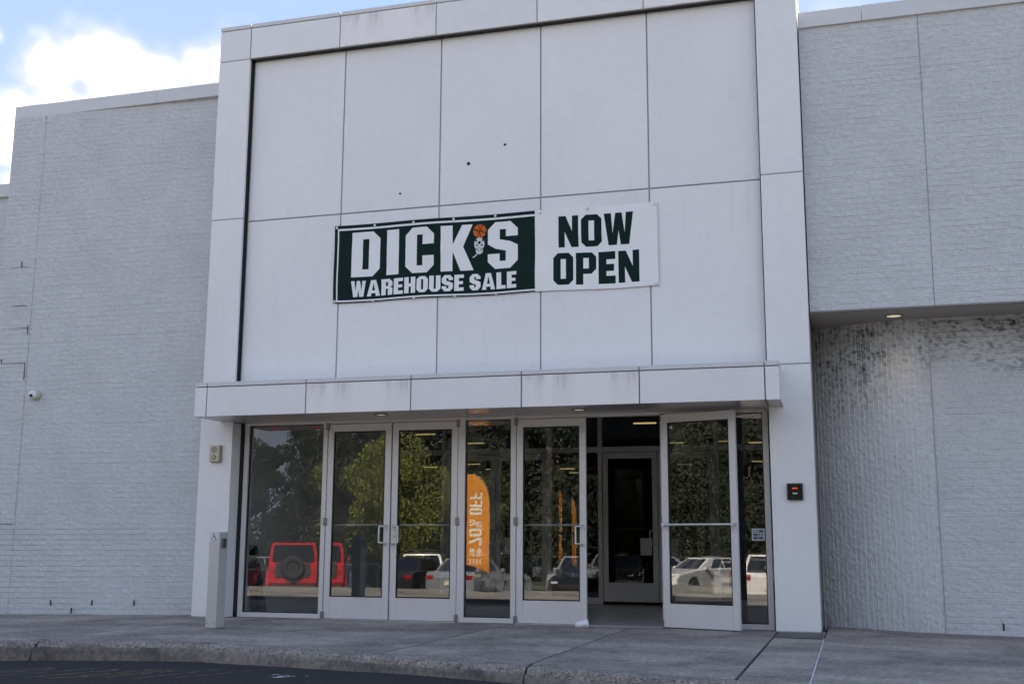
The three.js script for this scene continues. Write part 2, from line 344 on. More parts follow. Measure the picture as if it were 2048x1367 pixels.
{
  const path = (s) => [s, -.45 + (-.3 - s) * .03, -.03, 1];
  const yOf = drop;
  let n = 0;
  for (let y = 0; y < 7.6; y += CH, n++) {
    const y1 = Math.min(y + CH, 7.615);
    course(wallL, path, -3.262, -.0, y, y1, n, null, .026, (x) => drop(x) * Math.max(0, 1 - y / 1.2));
    if (y < 5.19) course(wallL, path, -9.5, -3.268, y, y1, 400 + n, null, .04, (x) => drop(x) * Math.max(0, 1 - y / 1.2));
    else course(wallL, path, -3.85, -3.268, y, y1, 400 + n);
  }
  for (let y = 5.19; y < 6.46; y += CH) course(wallL, (s) => [s, -.75, 0, 1], -9.5, -3.8, y, Math.min(y + CH, 6.465), 700 + n++, null, .05);
  obj('wall_core', [bx(-3.84, -.02, -.2, 7.6, -1.0, -.50), bx(-12, -3.6, -.3, 5.18, -1.0, -.55), bx(-12, -3.8, 5.0, 6.45, -1.2, -.78)], M.wallCore, wallL);
  obj('coping', [bx(-3.88, -1.302, 7.61, 7.815, -1.05, -.375, .003), bx(-1.3, -.0, 7.611, 7.816, -1.05, -.376, .003), bx(-12, -3.86, 6.46, 6.675, -1.25, -.70, .006)], M.coping, wallL);
  obj('coping', bx(-12, -3.84, 5.17, 5.2, -.78, -.34, .004), M.coping, wallL);
  obj('conduit', bx(-3.995, -3.985, 5.98, 6.2, -.75, -.72, .003), M.aluDark, wallL);
  for (const [x, y] of [[-2.55, .13], [-1.87, .13], [-1.19, .13], [-2.2, .02]]) obj('weep_hole', bx(x, x + .012, y + drop(x), y + .075 + drop(x), -.6, -.44 + (-.3 - x) * .03 + .006), M.sealBlack, wallL);
  // stepped settlement cracks near the corner
  const cr = []; const zc = (x) => -.44 + (-.3 - x) * .03;
  for (const [x0, x1, y] of [[-3.9, -3.36, 5.16], [-3.6, -3.36, 4.55], [-4.2, -3.3, 4.2], [-3.72, -3.3, 3.66], [-4.3, -3.72, 3.72], [-3.9, -3.3, 1.25]]) cr.push(bx(x0, x1, y, y + .005, zc(x1) - .02, zc(x1) + .003));
  for (const [x, y0, y1] of [[-3.3, 4.1, 4.25], [-3.72, 3.66, 3.73], [-3.3, 3.4, 3.66], [-3.5, 5.16, 5.26]]) cr.push(bx(x - .003, x + .003, y0, y1, zc(x) - .02, zc(x) + .003));
  for (const g of cr) obj('crack', g, M.joint, wallL);
}
const soffY = 3.806;
const wallU = grp('block_wall', store);
{
  const path = (s) => [s, -.2, 0, 1];
  let n = 900;
  for (let y = soffY; y < 7.49; y += CH, n++) {
    const y1 = Math.min(y + CH, 7.51);
    course(wallU, path, 8.255, 9.690, y, y1, n);
    course(wallU, path, 9.696, 11.6, y, y1, n + 200);
  }
  obj('wall_core', bx(8.25, 20, soffY + .02, 7.5, -1.2, -.24), M.wallCore, wallU);
  obj('coping', [bx(8.25, 9.03, 7.497, 7.705, -.9, -.165, .006), bx(9.034, 20, 7.499, 7.707, -.9, -.163, .006)], M.coping, wallU);
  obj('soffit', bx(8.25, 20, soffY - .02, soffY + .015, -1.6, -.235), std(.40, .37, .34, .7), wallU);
  obj('drip_edge', bx(8.25, 20, soffY - .012, soffY + .008, -.232, -.19), M.aluDark, wallU);
}
const wallR = grp('block_wall', store);
{
  // plan: an arc from behind the column, then straight
  const arcPts = [[8.25, -1.40], [8.42, -1.26], [8.6, -1.145], [8.8, -1.045], [9.0, -.967], [9.2, -.913], [9.4, -.882], [9.642, -.87]];
  const curve = new THREE.CatmullRomCurve3(arcPts.map((p) => new THREE.Vector3(p[0], 0, p[1])));
  const L = curve.getLength();
  const pathA = (s) => { const t = Math.min(1, Math.max(0, s / L)), p = curve.getPointAt(t), g = curve.getTangentAt(t); return [p.x, p.z, -g.z, g.x]; };
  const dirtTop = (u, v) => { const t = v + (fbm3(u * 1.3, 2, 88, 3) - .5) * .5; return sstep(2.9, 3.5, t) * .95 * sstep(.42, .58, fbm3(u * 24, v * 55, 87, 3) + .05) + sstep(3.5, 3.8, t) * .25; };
  const N = 24, w = L / N;
  for (let k = 0; k < N; k++) {                      // upright strips on the curve
    const us = [0, .1, .2, .5, .8, .9, 1].map((t) => (k + t) * w), vs = range(-.06, soffY - .012, .017), info = [], sh = (hash3(k, 5, 2) - .5) * .005;
    obj('brick_strip', patch(us, vs, (u, v, i, j) => {
      const [x, z, nx, nz] = pathA(u), e = i === 0 || i === 6, br = Math.abs(((v + .1 * (k % 3)) % .405) - .2) < .006;
      const d = e ? .004 : (br ? -.003 : sh * .5 + (fbm3(u * 24, v * 26, 12, 3) - .5) * .02); info[j * us.length + i] = d;
      return [x + nx * d, v, z + nz * d];
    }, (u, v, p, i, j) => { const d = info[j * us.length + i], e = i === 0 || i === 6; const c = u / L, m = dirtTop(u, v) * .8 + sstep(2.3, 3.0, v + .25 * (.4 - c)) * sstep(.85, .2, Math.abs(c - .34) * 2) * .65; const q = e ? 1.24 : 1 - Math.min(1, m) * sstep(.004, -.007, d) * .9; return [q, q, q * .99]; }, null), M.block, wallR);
  }
  const path = (s) => [s, -.87, 0, 1];
  let n = 1300;
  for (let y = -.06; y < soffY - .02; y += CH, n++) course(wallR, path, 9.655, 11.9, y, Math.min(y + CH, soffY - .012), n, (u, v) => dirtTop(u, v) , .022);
  obj('wall_core', [bx(9.6, 20, -.3, soffY - .03, -1.3, -.9), bx(8.2, 9.7, -.3, soffY - .03, -2.0, -1.46)], M.wallCore, wallR);
  obj('joint_filler', bx(9.62, 9.66, -.05, soffY - .03, -.92, -.876), std(.42, .42, .43, .9), wallR);
  obj('weep_hole', bx(10.28, 10.296, .02, .105, -.9, -.858), M.sealBlack, wallR);
}
// the entrance: columns, header, recessed panel field
const entry = grp('panel_wall', store);
const G = .0095;                                      // half joint
const pan = (i) => [M.panel, M.panelB, M.panelC][i % 3];
{
  const xs = [.515, 1.970, 3.427, 4.860, 6.310, 7.725], ys = [3.09, 5.519, 7.97];
  let k = 0;
  for (let j = 0; j < 2; j++) for (let i = 0; i < 5; i++, k++) obj('panel', bx(xs[i] + G, xs[i + 1] - G, ys[j] + (j ? G : 0), ys[j + 1] - (j ? 0 : G), -.15, -.12, .004), pan(k * 2 + j), entry);
  obj('backing', bx(.49, 7.74, 3.05, 8.0, -.28, -.138), std(.33, .33, .33, .8), entry);
  obj('reveal', [bx(.497, .503, 3.1, 7.94, -.2, -.046), bx(7.722, 7.729, 3.1, 7.94, -.2, -.046), bx(.503, 7.722, 7.936, 7.944, -.2, -.046)], M.black, entry);
  for (const [x, y, r] of [[3.844, 6.081, .025], [4.361, 6.302, .018], [2.853, 5.741, .016], [4.0, 4.16, .006], [4.36, 4.15, .006], [3.46, 6.05, .004], [5.35, 6.42, .003]]) { const c = cyl(r, r, .006, 16); c.rotateX(Math.PI / 2); c.translate(x, y, -.1195); obj('bolt_hole', c, M.black, entry); }
}
function columnPart(x0, x1, panelsY, sideZ, k0) {
  const c = grp('column', store);
  for (let i = 0; i + 1 < panelsY.length; i++) obj('panel', bx(x0, x1, panelsY[i] + (i ? G * .8 : .012), panelsY[i + 1] - G * .8, -.045, 0, .004), pan(k0 + i), c);
  obj('column_core', bx(x0 + .006, x1 - .006, 0, 8.4, sideZ, -.006), std(.33, .33, .33, .8), c);
  return c;
}
const colL = columnPart(0, .5, [0, 3.144, 5.539, 7.944], -.6, 0);
obj('return_panel', [bx(.494, .4995, .012, 2.62, -.23, -.046)], M.panel, colL);
obj('reveal', bx(.4945, .545, .01, 2.63, -.36, -.232), M.black, colL);
obj('return_panel', bx(-.002, .004, .012, 8.4, -.6, -.046), M.panelB, colL);
const colR = columnPart(7.732, 8.239, [0, 3.144, 5.539, 7.944], -.6, 1);
obj('return_panel', bx(8.234, 8.2405, .012, 8.4, -.30, -.046), M.panelB, colR);
obj('reveal', bx(8.2, 8.2395, .0, 8.3, -1.42, -.302), std(.40, .355, .335, .85, { map: scaled(texConcrete, .9) }), colR);
const header = grp('header', store);
{
  const xs = [0, .5, 1.922, 3.382, 4.839, 6.291, 7.732, 8.239];
  for (let i = 0; i + 1 < xs.length; i++) {
    obj('panel', bx(xs[i] + (i ? G * .8 : 0), xs[i + 1] - (i < 6 ? G * .8 : 0), 7.944 + G * .8, 8.423 - G * .7, -.045, 0, .004), i === 2 || i === 5 ? M.panelStained : pan(i + 1), header);
    obj('coping', bx(xs[i] + (i ? G * .6 : -.004), xs[i + 1] - (i < 6 ? G * .6 : -.004), 8.423 + G * .7, 8.486, -.5, .004, .004), M.coping, header);
  }
  obj('backing', bx(.006, 8.233, 7.95, 8.47, -.6, -.012), std(.33, .33, .33, .8), header);
}
// canopy
const canopy = grp('canopy', store);
{
  const xs = [.32, .497, 1.942, 3.392, 4.836, 6.289, 7.745, 7.907], Z = .70;
  for (let i = 0; i + 1 < xs.length; i++) {
    const a = xs[i] + (i ? G * .8 : 0), b = xs[i + 1] - (i < 6 ? G * .8 : 0);
    obj('fascia_panel', bx(a, b, 2.633, 3.018, Z - .035, Z, .004), i === 2 || i === 4 ? M.panelStained : pan(i), canopy);
    obj('coping', bx(a, b, 3.031, 3.085, Z - .4, Z + .002, .003), M.coping, canopy);
    const zb = i === 0 || i === 6 ? .002 : -.26;
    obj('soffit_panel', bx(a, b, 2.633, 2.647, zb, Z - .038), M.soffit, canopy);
  }
  obj('end_panel', bx(.318, .33, 2.633, 3.018, .003, Z - .037), M.panelB, canopy);
  obj('end_panel', bx(7.897, 7.909, 2.633, 3.018, .003, Z - .037), M.panelB, canopy);
  obj('canopy_core', [bx(.335, 7.892, 2.65, 3.07, .003, Z - .04), bx(.505, 7.728, 2.65, 3.09, -.26, .0025)], std(.33, .33, .33, .8), canopy);
  obj('canopy_roof', bx(.33, 7.89, 3.072, 3.08, .004, Z - .39), M.coping, canopy);
  for (const [x, z] of [[2.857, .365], [5.46, .288]]) {
    const ring = new THREE.TorusGeometry(.085, .012, 8, 28); ring.rotateX(Math.PI / 2); ring.translate(x, 2.631, z);
    const d = obj('downlight', ring, M.aluDark, canopy);
    const l = cyl(.08, .08, .006, 28); l.translate(x, 2.6325, z); obj('lens', l, M.lampWarm, d);
    const pl = new THREE.RectAreaLight(0xffdda0, .25, .13, .13); pl.position.set(x, 2.628, z); pl.rotation.x = -Math.PI / 2; scene.add(pl);
  }
}
{ // downlight under the right-hand overhang
  const x = 9.241, z = -.58, ring = new THREE.TorusGeometry(.10, .012, 8, 28); ring.rotateX(Math.PI / 2); ring.translate(x, soffY - .022, z);
  const d = obj('downlight', ring, M.aluDark, wallU), l = cyl(.095, .095, .006, 28); l.translate(x, soffY - .024, z); obj('lens', l, M.lampWarm, d);
  const sl = new THREE.SpotLight(0xffd592, .10, 5, .8, .8, 2); sl.position.set(x, soffY - .07, z); sl.target.position.set(x + .02, 1, -.72); sl.castShadow = true; sl.shadow.radius = 4; scene.add(sl, sl.target);
}
// ---------------------------------------------------------------- storefront
const ZF = -.25;
function pane(name, x0, x1, y0, y1, z, parent) { return obj(name, new THREE.BoxGeometry(x1 - x0, y1 - y0, .006).translate((x0 + x1) / 2, (y0 + y1) / 2, z), M.glass, parent); }
function windowPart(x0, x1, frameMat = M.alu) {
  const w = grp('window', store);
  pane('pane', x0, x1, .062, 2.602, ZF - .05, w);
  obj('sill', bx(x0 - .002, x1 + .002, .004, .066, ZF - .1, ZF - .004, .003), frameMat, w);
  obj('glazing_bead', [bx(x0, x0 + .012, .066, 2.6, ZF - .058, ZF - .03), bx(x1 - .012, x1, .066, 2.6, ZF - .058, ZF - .03), bx(x0 + .012, x1 - .012, .066, .078, ZF - .058, ZF - .03), bx(x0 + .012, x1 - .012, 2.588, 2.6, ZF - .058, ZF - .03)], M.black, w);
  return w;
}
const win1 = windowPart(.618, 1.755), win2 = windowPart(3.800, 4.425), win3 = windowPart(6.435, 7.632);
{
  const f = grp('storefront_frame', store);
  for (const [a, b] of [[.55, .618], [1.755, 1.818], [3.703, 3.800], [4.425, 4.495], [6.372, 6.435], [7.632, 7.70]]) obj('mullion', bx(a, b, .003, 2.634, ZF - .105, ZF, .003), M.alu, f);
  for (const [a, b] of [[.618, 1.755], [1.818, 3.703], [3.8, 4.425], [4.495, 6.372], [6.435, 7.632]]) obj('head_rail', bx(a + .001, b - .001, 2.598, 2.633, ZF - .1, ZF - .004, .003), M.alu, f);
  obj('threshold', [bx(1.82, 3.70, .001, .010, ZF - .11, ZF + .04), bx(4.497, 6.37, .001, .010, ZF - .11, ZF + .04)], M.steel, f);
}
function doorLeaf(w, side, angle, x, opts = {}) {     // hinge at x; side +1 extends to +x
  const d = grp('door', store, [x, 0, ZF - .028]); d.rotation.y = angle;
  const X = (a, b, ...r) => side > 0 ? bx(a, b, ...r) : bx(-b, -a, ...r);
  const st = .088, t0 = -.022, t1 = .022;
  obj('stile', X(.003, st, .014, 2.590, t0, t1, .004), M.alu, d); obj('stile', X(w - st, w - .003, .014, 2.590, t0, t1, .004), M.alu, d);
  obj('rail', X(st + .0005, w - st - .0005, 2.488, 2.590, t0 + .001, t1 - .001, .003), M.alu, d); obj('rail', X(st + .0005, w - st - .0005, .014, .292, t0 + .001, t1 - .001, .003), M.alu, d);
  obj('glazing_bead', [X(st, st + .014, .294, 2.486, -.012, .016), X(w - st - .014, w - st, .294, 2.486, -.012, .016), X(st + .014, w - st - .014, .294, .308, -.012, .016), X(st + .014, w - st - .014, 2.472, 2.486, -.012, .016)], M.black, d);
  pane('pane', side > 0 ? st : -(w - st), side > 0 ? w - st : -st, .292, 2.488, 0, d);
  const hx = w - .045, pull = tube([[side * hx, .985, .02], [side * hx, .985, .066], [side * (hx - .0), 1.0, .078], [side * (hx - .075), 1.0, .082], [side * (hx - .082), 1.01, .082], [side * (hx - .082), 1.205, .082], [side * (hx - .075), 1.215, .082], [side * hx, 1.215, .078], [side * hx, 1.23, .066], [side * hx, 1.23, .02]], .011, 60, 8);
  obj('pull_handle', pull, M.steel, d);
  const bar = cyl(.014, .014, w - .10, 12); bar.rotateZ(Math.PI / 2); bar.translate(side * w / 2, 1.235, -.075);
  obj('push_bar', [bar, X(.02, .06, 1.215, 1.255, -.085, -.02), X(w - .06, w - .02, 1.215, 1.255, -.085, -.02)].map((g) => g.index ? g.toNonIndexed() : g), M.steel, d);
  for (const y of [.05, 1.28, 2.56]) obj('hinge', X(-.028, .018, y - .05, y + .05, .01, .046, .004), M.aluDark, d);
  if (opts.lock) { const c = cyl(.022, .022, .02, 16); c.rotateX(Math.PI / 2); c.translate(side * (w - .045), 1.10, .03); obj('lock_cylinder', c, M.steel, d); }
  obj('label_plate', X(w / 2 - .03, w / 2 + .03, .262, .268, .020, .0235), M.steel, d);
  return d;
}
doorLeaf(.938, 1, -.018, 1.824); doorLeaf(.930, -1, 0, 3.698, { lock: true });
doorLeaf(.925, 1, -.012, 4.500);
const open = doorLeaf(1.0, -1, Math.PI - .33, 6.40); open.position.z = ZF + .055;
open.userData.label = 'open door leaf folded back against the right-hand window'; 
// vestibule and the dark shop behind it
const ZI = -5.2;
{
  const v = grp('vestibule', store);
  obj('floor', bx(.5, 7.74, -.1, .006, ZI - .3, ZF - .111), M.intFloor, v);
  obj('side_wall', [bx(.44, .5, 0, 3.3, ZI - .2, -.36), bx(7.72, 7.78, 0, 3.3, ZI - .2, -.36)], std(.58, .58, .58, .7), v);
  obj('ceiling', bx(.44, 7.78, 3.2, 3.3, ZI - .2, -.28), std(.62, .62, .62, .8), v);
  const f = grp('inner_frame', store);
  const ms = [[.50, .56], [1.70, 1.77], [3.62, 3.70], [4.52, 4.59], [6.48, 6.55], [7.66, 7.72]];
  for (const [a, b] of ms) obj('mullion', bx(a, b, .01, 3.19, ZI - .05, ZI + .05), M.alu, f);
  for (let i = 0; i + 1 < ms.length; i++) { obj('transom_bar', bx(ms[i][1] + .001, ms[i + 1][0] - .001, 2.54, 2.63, ZI - .048, ZI + .048), M.alu, f); pane('pane', ms[i][1], ms[i + 1][0], 2.63, 3.19, ZI, f); }
  for (const i of [0, 2, 4]) { pane('pane', ms[i][1], ms[i + 1][0], .12, 2.54, ZI, f); obj('sill', bx(ms[i][1] + .001, ms[i + 1][0] - .001, .01, .12, ZI - .04, ZI + .04), M.alu, f); }
  for (const [a, b] of [[1.775, 2.69], [2.70, 3.615], [4.595, 5.53], [5.54, 6.475]]) {
    const d = grp('door', store);
    obj('door_frame', [bx(a, a + .09, .06, 2.53, ZI - .022, ZI + .022, .004), bx(b - .09, b, .06, 2.53, ZI - .022, ZI + .022, .004), bx(a + .09, b - .09, 2.43, 2.53, ZI - .02, ZI + .02), bx(a + .09, b - .09, .06, .37, ZI - .02, ZI + .02)], M.alu, d);
    pane('pane', a + .09, b - .09, .37, 2.43, ZI, d).material = a > 4 ? M.glassPlain : M.glass;
    const bar = cyl(.014, .014, b - a - .1, 10); bar.rotateZ(Math.PI / 2); bar.translate((a + b) / 2, 1.25, ZI - .07); obj('push_bar', bar, M.steel, d);
    const left = a === 1.775 || a === 4.595, hx = left ? b - .045 : a + .045;
    obj('pull_handle', tube([[hx, 1.0, ZI + .02], [hx, 1.0, ZI + .07], [hx + (left ? -.08 : .08), 1.02, ZI + .08], [hx + (left ? -.08 : .08), 1.21, ZI + .08], [hx, 1.23, ZI + .07], [hx, 1.23, ZI + .02]], .012, 40, 8), M.steel, d);
    const nx = left ? b - .30 : a + .12;
    obj('paper_notice', bx(nx, nx + .19, .82, 1.10, ZI + .012, ZI + .015), M.paper, d);
  }
  const s = grp('shop_hall', store);
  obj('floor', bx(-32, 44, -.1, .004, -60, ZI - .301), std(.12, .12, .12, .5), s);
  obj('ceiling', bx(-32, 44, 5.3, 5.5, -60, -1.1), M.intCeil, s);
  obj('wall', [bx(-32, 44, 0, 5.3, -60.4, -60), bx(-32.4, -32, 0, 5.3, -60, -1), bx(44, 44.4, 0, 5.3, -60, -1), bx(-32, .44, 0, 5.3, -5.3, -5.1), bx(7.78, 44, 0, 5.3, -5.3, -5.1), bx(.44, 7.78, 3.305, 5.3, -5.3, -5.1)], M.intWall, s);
  obj('roof', bx(-40, 60, 6.0, 6.3, -62, -1.0), M.coping, store);
  obj('parapet', [bx(-3.8, 20, 6.3, 7.6, -1.4, -.9), bx(.02, 8.2, 6.3, 8.4, -2.2, -.5), bx(20, 60, -.3, 7.6, -1.6, -.9), bx(-40, -9.5, -.3, 6.5, -1.4, -.6)], M.wallCore, store);
}
// strip lights hanging in the shop
{
  const pts = [[2.105, -23.9], [-5.876, -29.96], [-9.875, -41.7], [-10.06, -45.7], [-6.48, -25.9], [-9.5, -33.5], [-12.8, -43.4], [-6.07, -38], [-5.97, -46.1], [-6.32, -49.6], [1.98, -31.6], [3.97, -31.35], [5.2, -32.2], [4.45, -42.7], [-1.5, -36.5], [.6, -44]];
  let first = null;
  for (const [x, z] of pts) {
    let t;
    if (!first) {
      t = first = tag(grp('strip_light', scene), 'small warm strip light hanging from the dark shop ceiling, seen through the glass', 'light', 'strip lights on the shop ceiling');
      obj('housing', bx(-.42, .42, .02, .09, -.12, .12, .01), M.trim, t); obj('tube', bx(-.38, .38, -.02, .018, -.08, .08, .015), M.lampStrip, t);
      obj('rod', [bx(-.36, -.35, .09, .3, -.005, .005), bx(.35, .36, .09, .3, -.005, .005)], M.trim, t);
    } else { t = first.clone(); t.name = numbered('strip_light'); scene.add(t); }
    t.position.set(x, 5.0, z);
    const l = new THREE.RectAreaLight(0xffc560, .4, .76, .16); l.position.set(x, 4.97, z); l.rotation.x = -Math.PI / 2; scene.add(l);
  }
}

// ---------------------------------------------------------------- banner
function letterPath(c, ch, x, y, w, h, s, sv) {       // chamfered block letters: x, y = lower left in a y-up frame; s = stem width
  const k = s * .62, v = sv || s;                     // chamfer, bar thickness
  const poly = (p) => { c.beginPath(); p.forEach(([a, b], i) => i ? c.lineTo(x + a, y + b) : c.moveTo(x + a, y + b)); c.closePath(); c.fill(); };
  const ring = (o, i) => { c.beginPath(); for (const p of [o, i.slice().reverse()]) { p.forEach(([a, b], n) => n ? c.lineTo(x + a, y + b) : c.moveTo(x + a, y + b)); c.closePath(); } c.fill('evenodd'); };
  const oct = (a, b, e, f, q) => [[a + q, b], [e - q, b], [e, b + q], [e, f - q], [e - q, f], [a + q, f], [a, f - q], [a, b + q]];
  const m = h / 2;
  switch (ch) {
    case 'I': poly([[0, 0], [w, 0], [w, h], [0, h]]); break;
    case 'D': ring([[0, 0], [w - k, 0], [w, k], [w, h - k], [w - k, h], [0, h]], [[s, v * .8], [w - s, v * .8], [w - s, h - v * .8], [s, h - v * .8]]); break;
    case 'O': ring(oct(0, 0, w, h, k), [[s, v * .8], [w - s, v * .8], [w - s, h - v * .8], [s, h - v * .8]]); break;
    case 'C': poly([[k, 0], [w - k, 0], [w, k], [w, m * .75], [w - s, m * .75], [w - s, v * .8], [s, v * .8], [s, h - v * .8], [w - s, h - v * .8], [w - s, m * 1.25], [w, m * 1.25], [w, h - k], [w - k, h], [k, h], [0, h - k], [0, k]]); break;
    case 'K': poly([[0, 0], [s, 0], [s, h * .42], [w * .60, 0], [w * 1.0, 0], [w * .68, h * .52], [w * .96, h], [w * .64, h], [s, h * .58], [s, h], [0, h]]); break;
    case 'S': poly([[k, 0], [w - k, 0], [w, k], [w, m * 1.0 - k * .1], [w - k, m + v * .35], [s, m + v * .62], [s, h - v * .8], [w - s, h - v * .8], [w - s, h * .68], [w, h * .68], [w, h - k], [w - k, h], [k, h], [0, h - k], [0, m + k * .2], [k, m - v * .35], [w - s, m - v * .62], [w - s, v * .8], [s, v * .8], [s, h * .32], [0, h * .32], [0, k]]); break;
    case 'W': poly([[w * .15, 0], [w * .435, 0], [w * .5, h * .46], [w * .565, 0], [w * .85, 0], [w, h], [w * .755, h], [w * .705, h * .36], [w * .61, h], [w * .39, h], [w * .295, h * .36], [w * .245, h], [0, h]]); break;
    case 'A': poly([[0, 0], [s * .95, 0], [w * .34, h * .18], [w * .66, h * .18], [w - s * .95, 0], [w, 0], [w * .70, h], [w * .30, h]]); c.save(); c.globalCompositeOperation = 'destination-out'; poly([[w * .39, h * .36], [w * .61, h * .36], [w * .5, h * .80]]); c.restore(); break;
    case 'R': ring([[0, 0], [s, 0], [s, h * .40], [w - s, h * .40], [w - s, 0], [w, 0], [w, h * .44], [w - k * .8, h * .5], [w, h * .58], [w, h - k], [w - k, h], [0, h]], [[s, h * .40 + v * .72], [w - s, h * .40 + v * .72], [w - s, h - v * .8], [s, h - v * .8]]); break;
    case 'P': ring([[0, 0], [s, 0], [s, h * .33], [w - k, h * .33], [w, h * .33 + k], [w, h - k], [w - k, h], [0, h]], [[s, h * .33 + v * .8], [w - s, h * .33 + v * .8], [w - s, h - v * .8], [s, h - v * .8]]); break;
    case 'E': poly([[0, 0], [w, 0], [w, v * .9], [s, v * .9], [s, m - v * .4], [w * .92, m - v * .4], [w * .92, m + v * .4], [s, m + v * .4], [s, h - v * .9], [w, h - v * .9], [w, h], [0, h]]); break;
    case 'H': poly([[0, 0], [s, 0], [s, m - v * .45], [w - s, m - v * .45], [w - s, 0], [w, 0], [w, h], [w - s, h], [w - s, m + v * .45], [s, m + v * .45], [s, h], [0, h]]); break;
    case 'U': poly([[k, 0], [w - k, 0], [w, k], [w, h], [w - s, h], [w - s, v * .8], [s, v * .8], [s, h], [0, h], [0, k]]); break;
    case 'L': poly([[0, 0], [w, 0], [w, v * .9], [s, v * .9], [s, h], [0, h]]); break;
    case 'N': poly([[0, 0], [w * .31, 0], [w * .31, h * .50], [w * .64, 0], [w, 0], [w, h], [w * .69, h], [w * .69, h * .50], [w * .36, h], [0, h]]); break;
    case 'T': poly([[w / 2 - s / 2, 0], [w / 2 + s / 2, 0], [w / 2 + s / 2, h - v], [w, h - v], [w, h], [0, h], [0, h - v], [w / 2 - s / 2, h - v]]); break;
    case 'F': poly([[0, 0], [s, 0], [s, m - v * .5], [w * .92, m - v * .5], [w * .92, m + v * .4], [s, m + v * .4], [s, h - v * .9], [w, h - v * .9], [w, h], [0, h]]); break;
    case '7': poly([[w * .18, 0], [w * .18 + s, 0], [w, h - v * 1.1], [w, h], [0, h], [0, h - v], [w - s * .8, h - v]]); break;
    case '0': ring(oct(0, 0, w, h, k), [[s, v * .8], [w - s, v * .8], [w - s, h - v * .8], [s, h - v * .8]]); break;
    case '%': { ring(oct(0, h * .56, w * .42, h, k * .5), [[s * .45, h * .56 + s * .45], [w * .42 - s * .45, h * .56 + s * .45], [w * .42 - s * .45, h - s * .45], [s * .45, h - s * .45]]); ring(oct(w * .58, 0, w, h * .44, k * .5), [[w * .58 + s * .45, s * .45], [w - s * .45, s * .45], [w - s * .45, h * .44 - s * .45], [w * .58 + s * .45, h * .44 - s * .45]]); poly([[w * .12, 0], [w * .12 + s * .55, 0], [w * .88, h], [w * .88 - s * .55, h]]); break; }
  }
}
const BW = 4.515, BH = 1.10, BX = 1.90, BY = 4.243;
function bannerTexture() {
  const S = 2048 / BW, cv = document.createElement('canvas'); cv.width = 2048; cv.height = Math.round(BH * S);
  const ink = document.createElement('canvas'); ink.width = cv.width; ink.height = cv.height;
  const c = cv.getContext('2d'), g = ink.getContext('2d');
  const up = (q) => q.setTransform(S, 0, 0, -S, 0, cv.height);
  const green = '#0b2724', white = '#f4f4f4';
  up(c); c.fillStyle = white; c.fillRect(0, 0, BW, BH); c.fillStyle = green; c.fillRect(0, 0, 2.887, BH);
  c.fillStyle = white; c.fillRect(.046, 1.026, 2.841, .028); c.fillRect(.046, .016, 2.841, .022); c.fillRect(.046, .016, .020, 1.038);
  const put = (col, list) => { up(g); g.clearRect(0, 0, BW, BH); g.fillStyle = col; for (const a of list) letterPath(g, ...a); c.setTransform(1, 0, 0, 1, 0, 0); c.drawImage(ink, 0, 0); up(c); };
  put(white, [['D', .263, .357, .42, .633, .165, .13], ['I', .782, .357, .178, .633, .178], ['C', 1.057, .352, .412, .64, .165, .13], ['K', 1.567, .352, .475, .632, .172], ['S', 2.237, .350, .414, .642, .165, .13]]);
  // WAREHOUSE SALE
  const row = (str, x0, x1, y, h, s, gap, wid) => { let tot = 0; for (const ch of str) tot += (wid[ch] || 1); const gw = gap * (str.length - 1), unit = (x1 - x0 - gw) / tot, out = []; let x = x0; for (const ch of str) { const w = unit * (wid[ch] || 1); out.push([ch, x, y, w, h, s, s * .8]); x += w + gap; } return out; };
  put(white, [...row('WAREHOUSE', .267, 1.902, .078, .224, .066, .018, { W: 1.35, A: 1.2, E: .85 }), ...row('SALE', 1.985, 2.633, .076, .224, .066, .018, { A: 1.2, E: .85, L: .82 })]);
  put(green, [['N', 3.208, .575, .268, .42, .098], ['O', 3.515, .568, .27, .428, .098, .10], ['W', 3.817, .568, .386, .427, .11], ['O', 3.135, .072, .266, .425, .098, .10], ['P', 3.437, .066, .27, .427, .098, .09], ['E', 3.738, .064, .222, .426, .104, .115], ['N', 4.0, .066, .27, .42, .098]]);
  // ball emblem in place of the apostrophe
  c.fillStyle = '#d9dadb'; c.beginPath(); c.ellipse(2.118, .705, .072, .092, 0, 0, 7); c.fill();
  c.beginPath(); c.ellipse(2.118, .615, .052, .05, 0, 0, 7); c.fill();
  c.lineWidth = .016; c.strokeStyle = '#d9dadb'; c.lineCap = 'round'; c.beginPath(); c.moveTo(2.10, .60); c.quadraticCurveTo(2.08, .55, 2.03, .53); c.stroke();
  c.fillStyle = '#10181a'; for (const [x, y, r] of [[2.118, .725, .02], [2.072, .755, .014], [2.165, .755, .014], [2.085, .690, .012], [2.152, .690, .012]]) { c.beginPath(); c.arc(x, y, r, 0, 7); c.fill(); }
  c.strokeStyle = '#3c4446'; c.lineWidth = .005; c.beginPath(); c.arc(2.118, .60, .05, .5, 2.6); c.stroke(); c.beginPath(); c.arc(2.118, .665, .05, 3.6, 5.8); c.stroke();
  c.fillStyle = '#c9692c'; c.beginPath(); c.arc(2.122, .884, .093, 0, 7); c.fill();
  c.strokeStyle = '#2a1c14'; c.lineWidth = .008; c.save(); c.beginPath(); c.arc(2.122, .884, .093, 0, 7); c.clip();
  c.beginPath(); c.moveTo(2.03, .92); c.lineTo(2.22, .845); c.moveTo(2.088, .80); c.lineTo(2.16, .97); c.stroke();
  c.beginPath(); c.arc(2.03, .80, .105, 0, 7); c.stroke(); c.beginPath(); c.arc(2.215, .965, .105, 0, 7); c.stroke(); c.restore();
  const t = new THREE.CanvasTexture(cv); t.colorSpace = THREE.SRGBColorSpace; t.anisotropy = 8; return t;
}
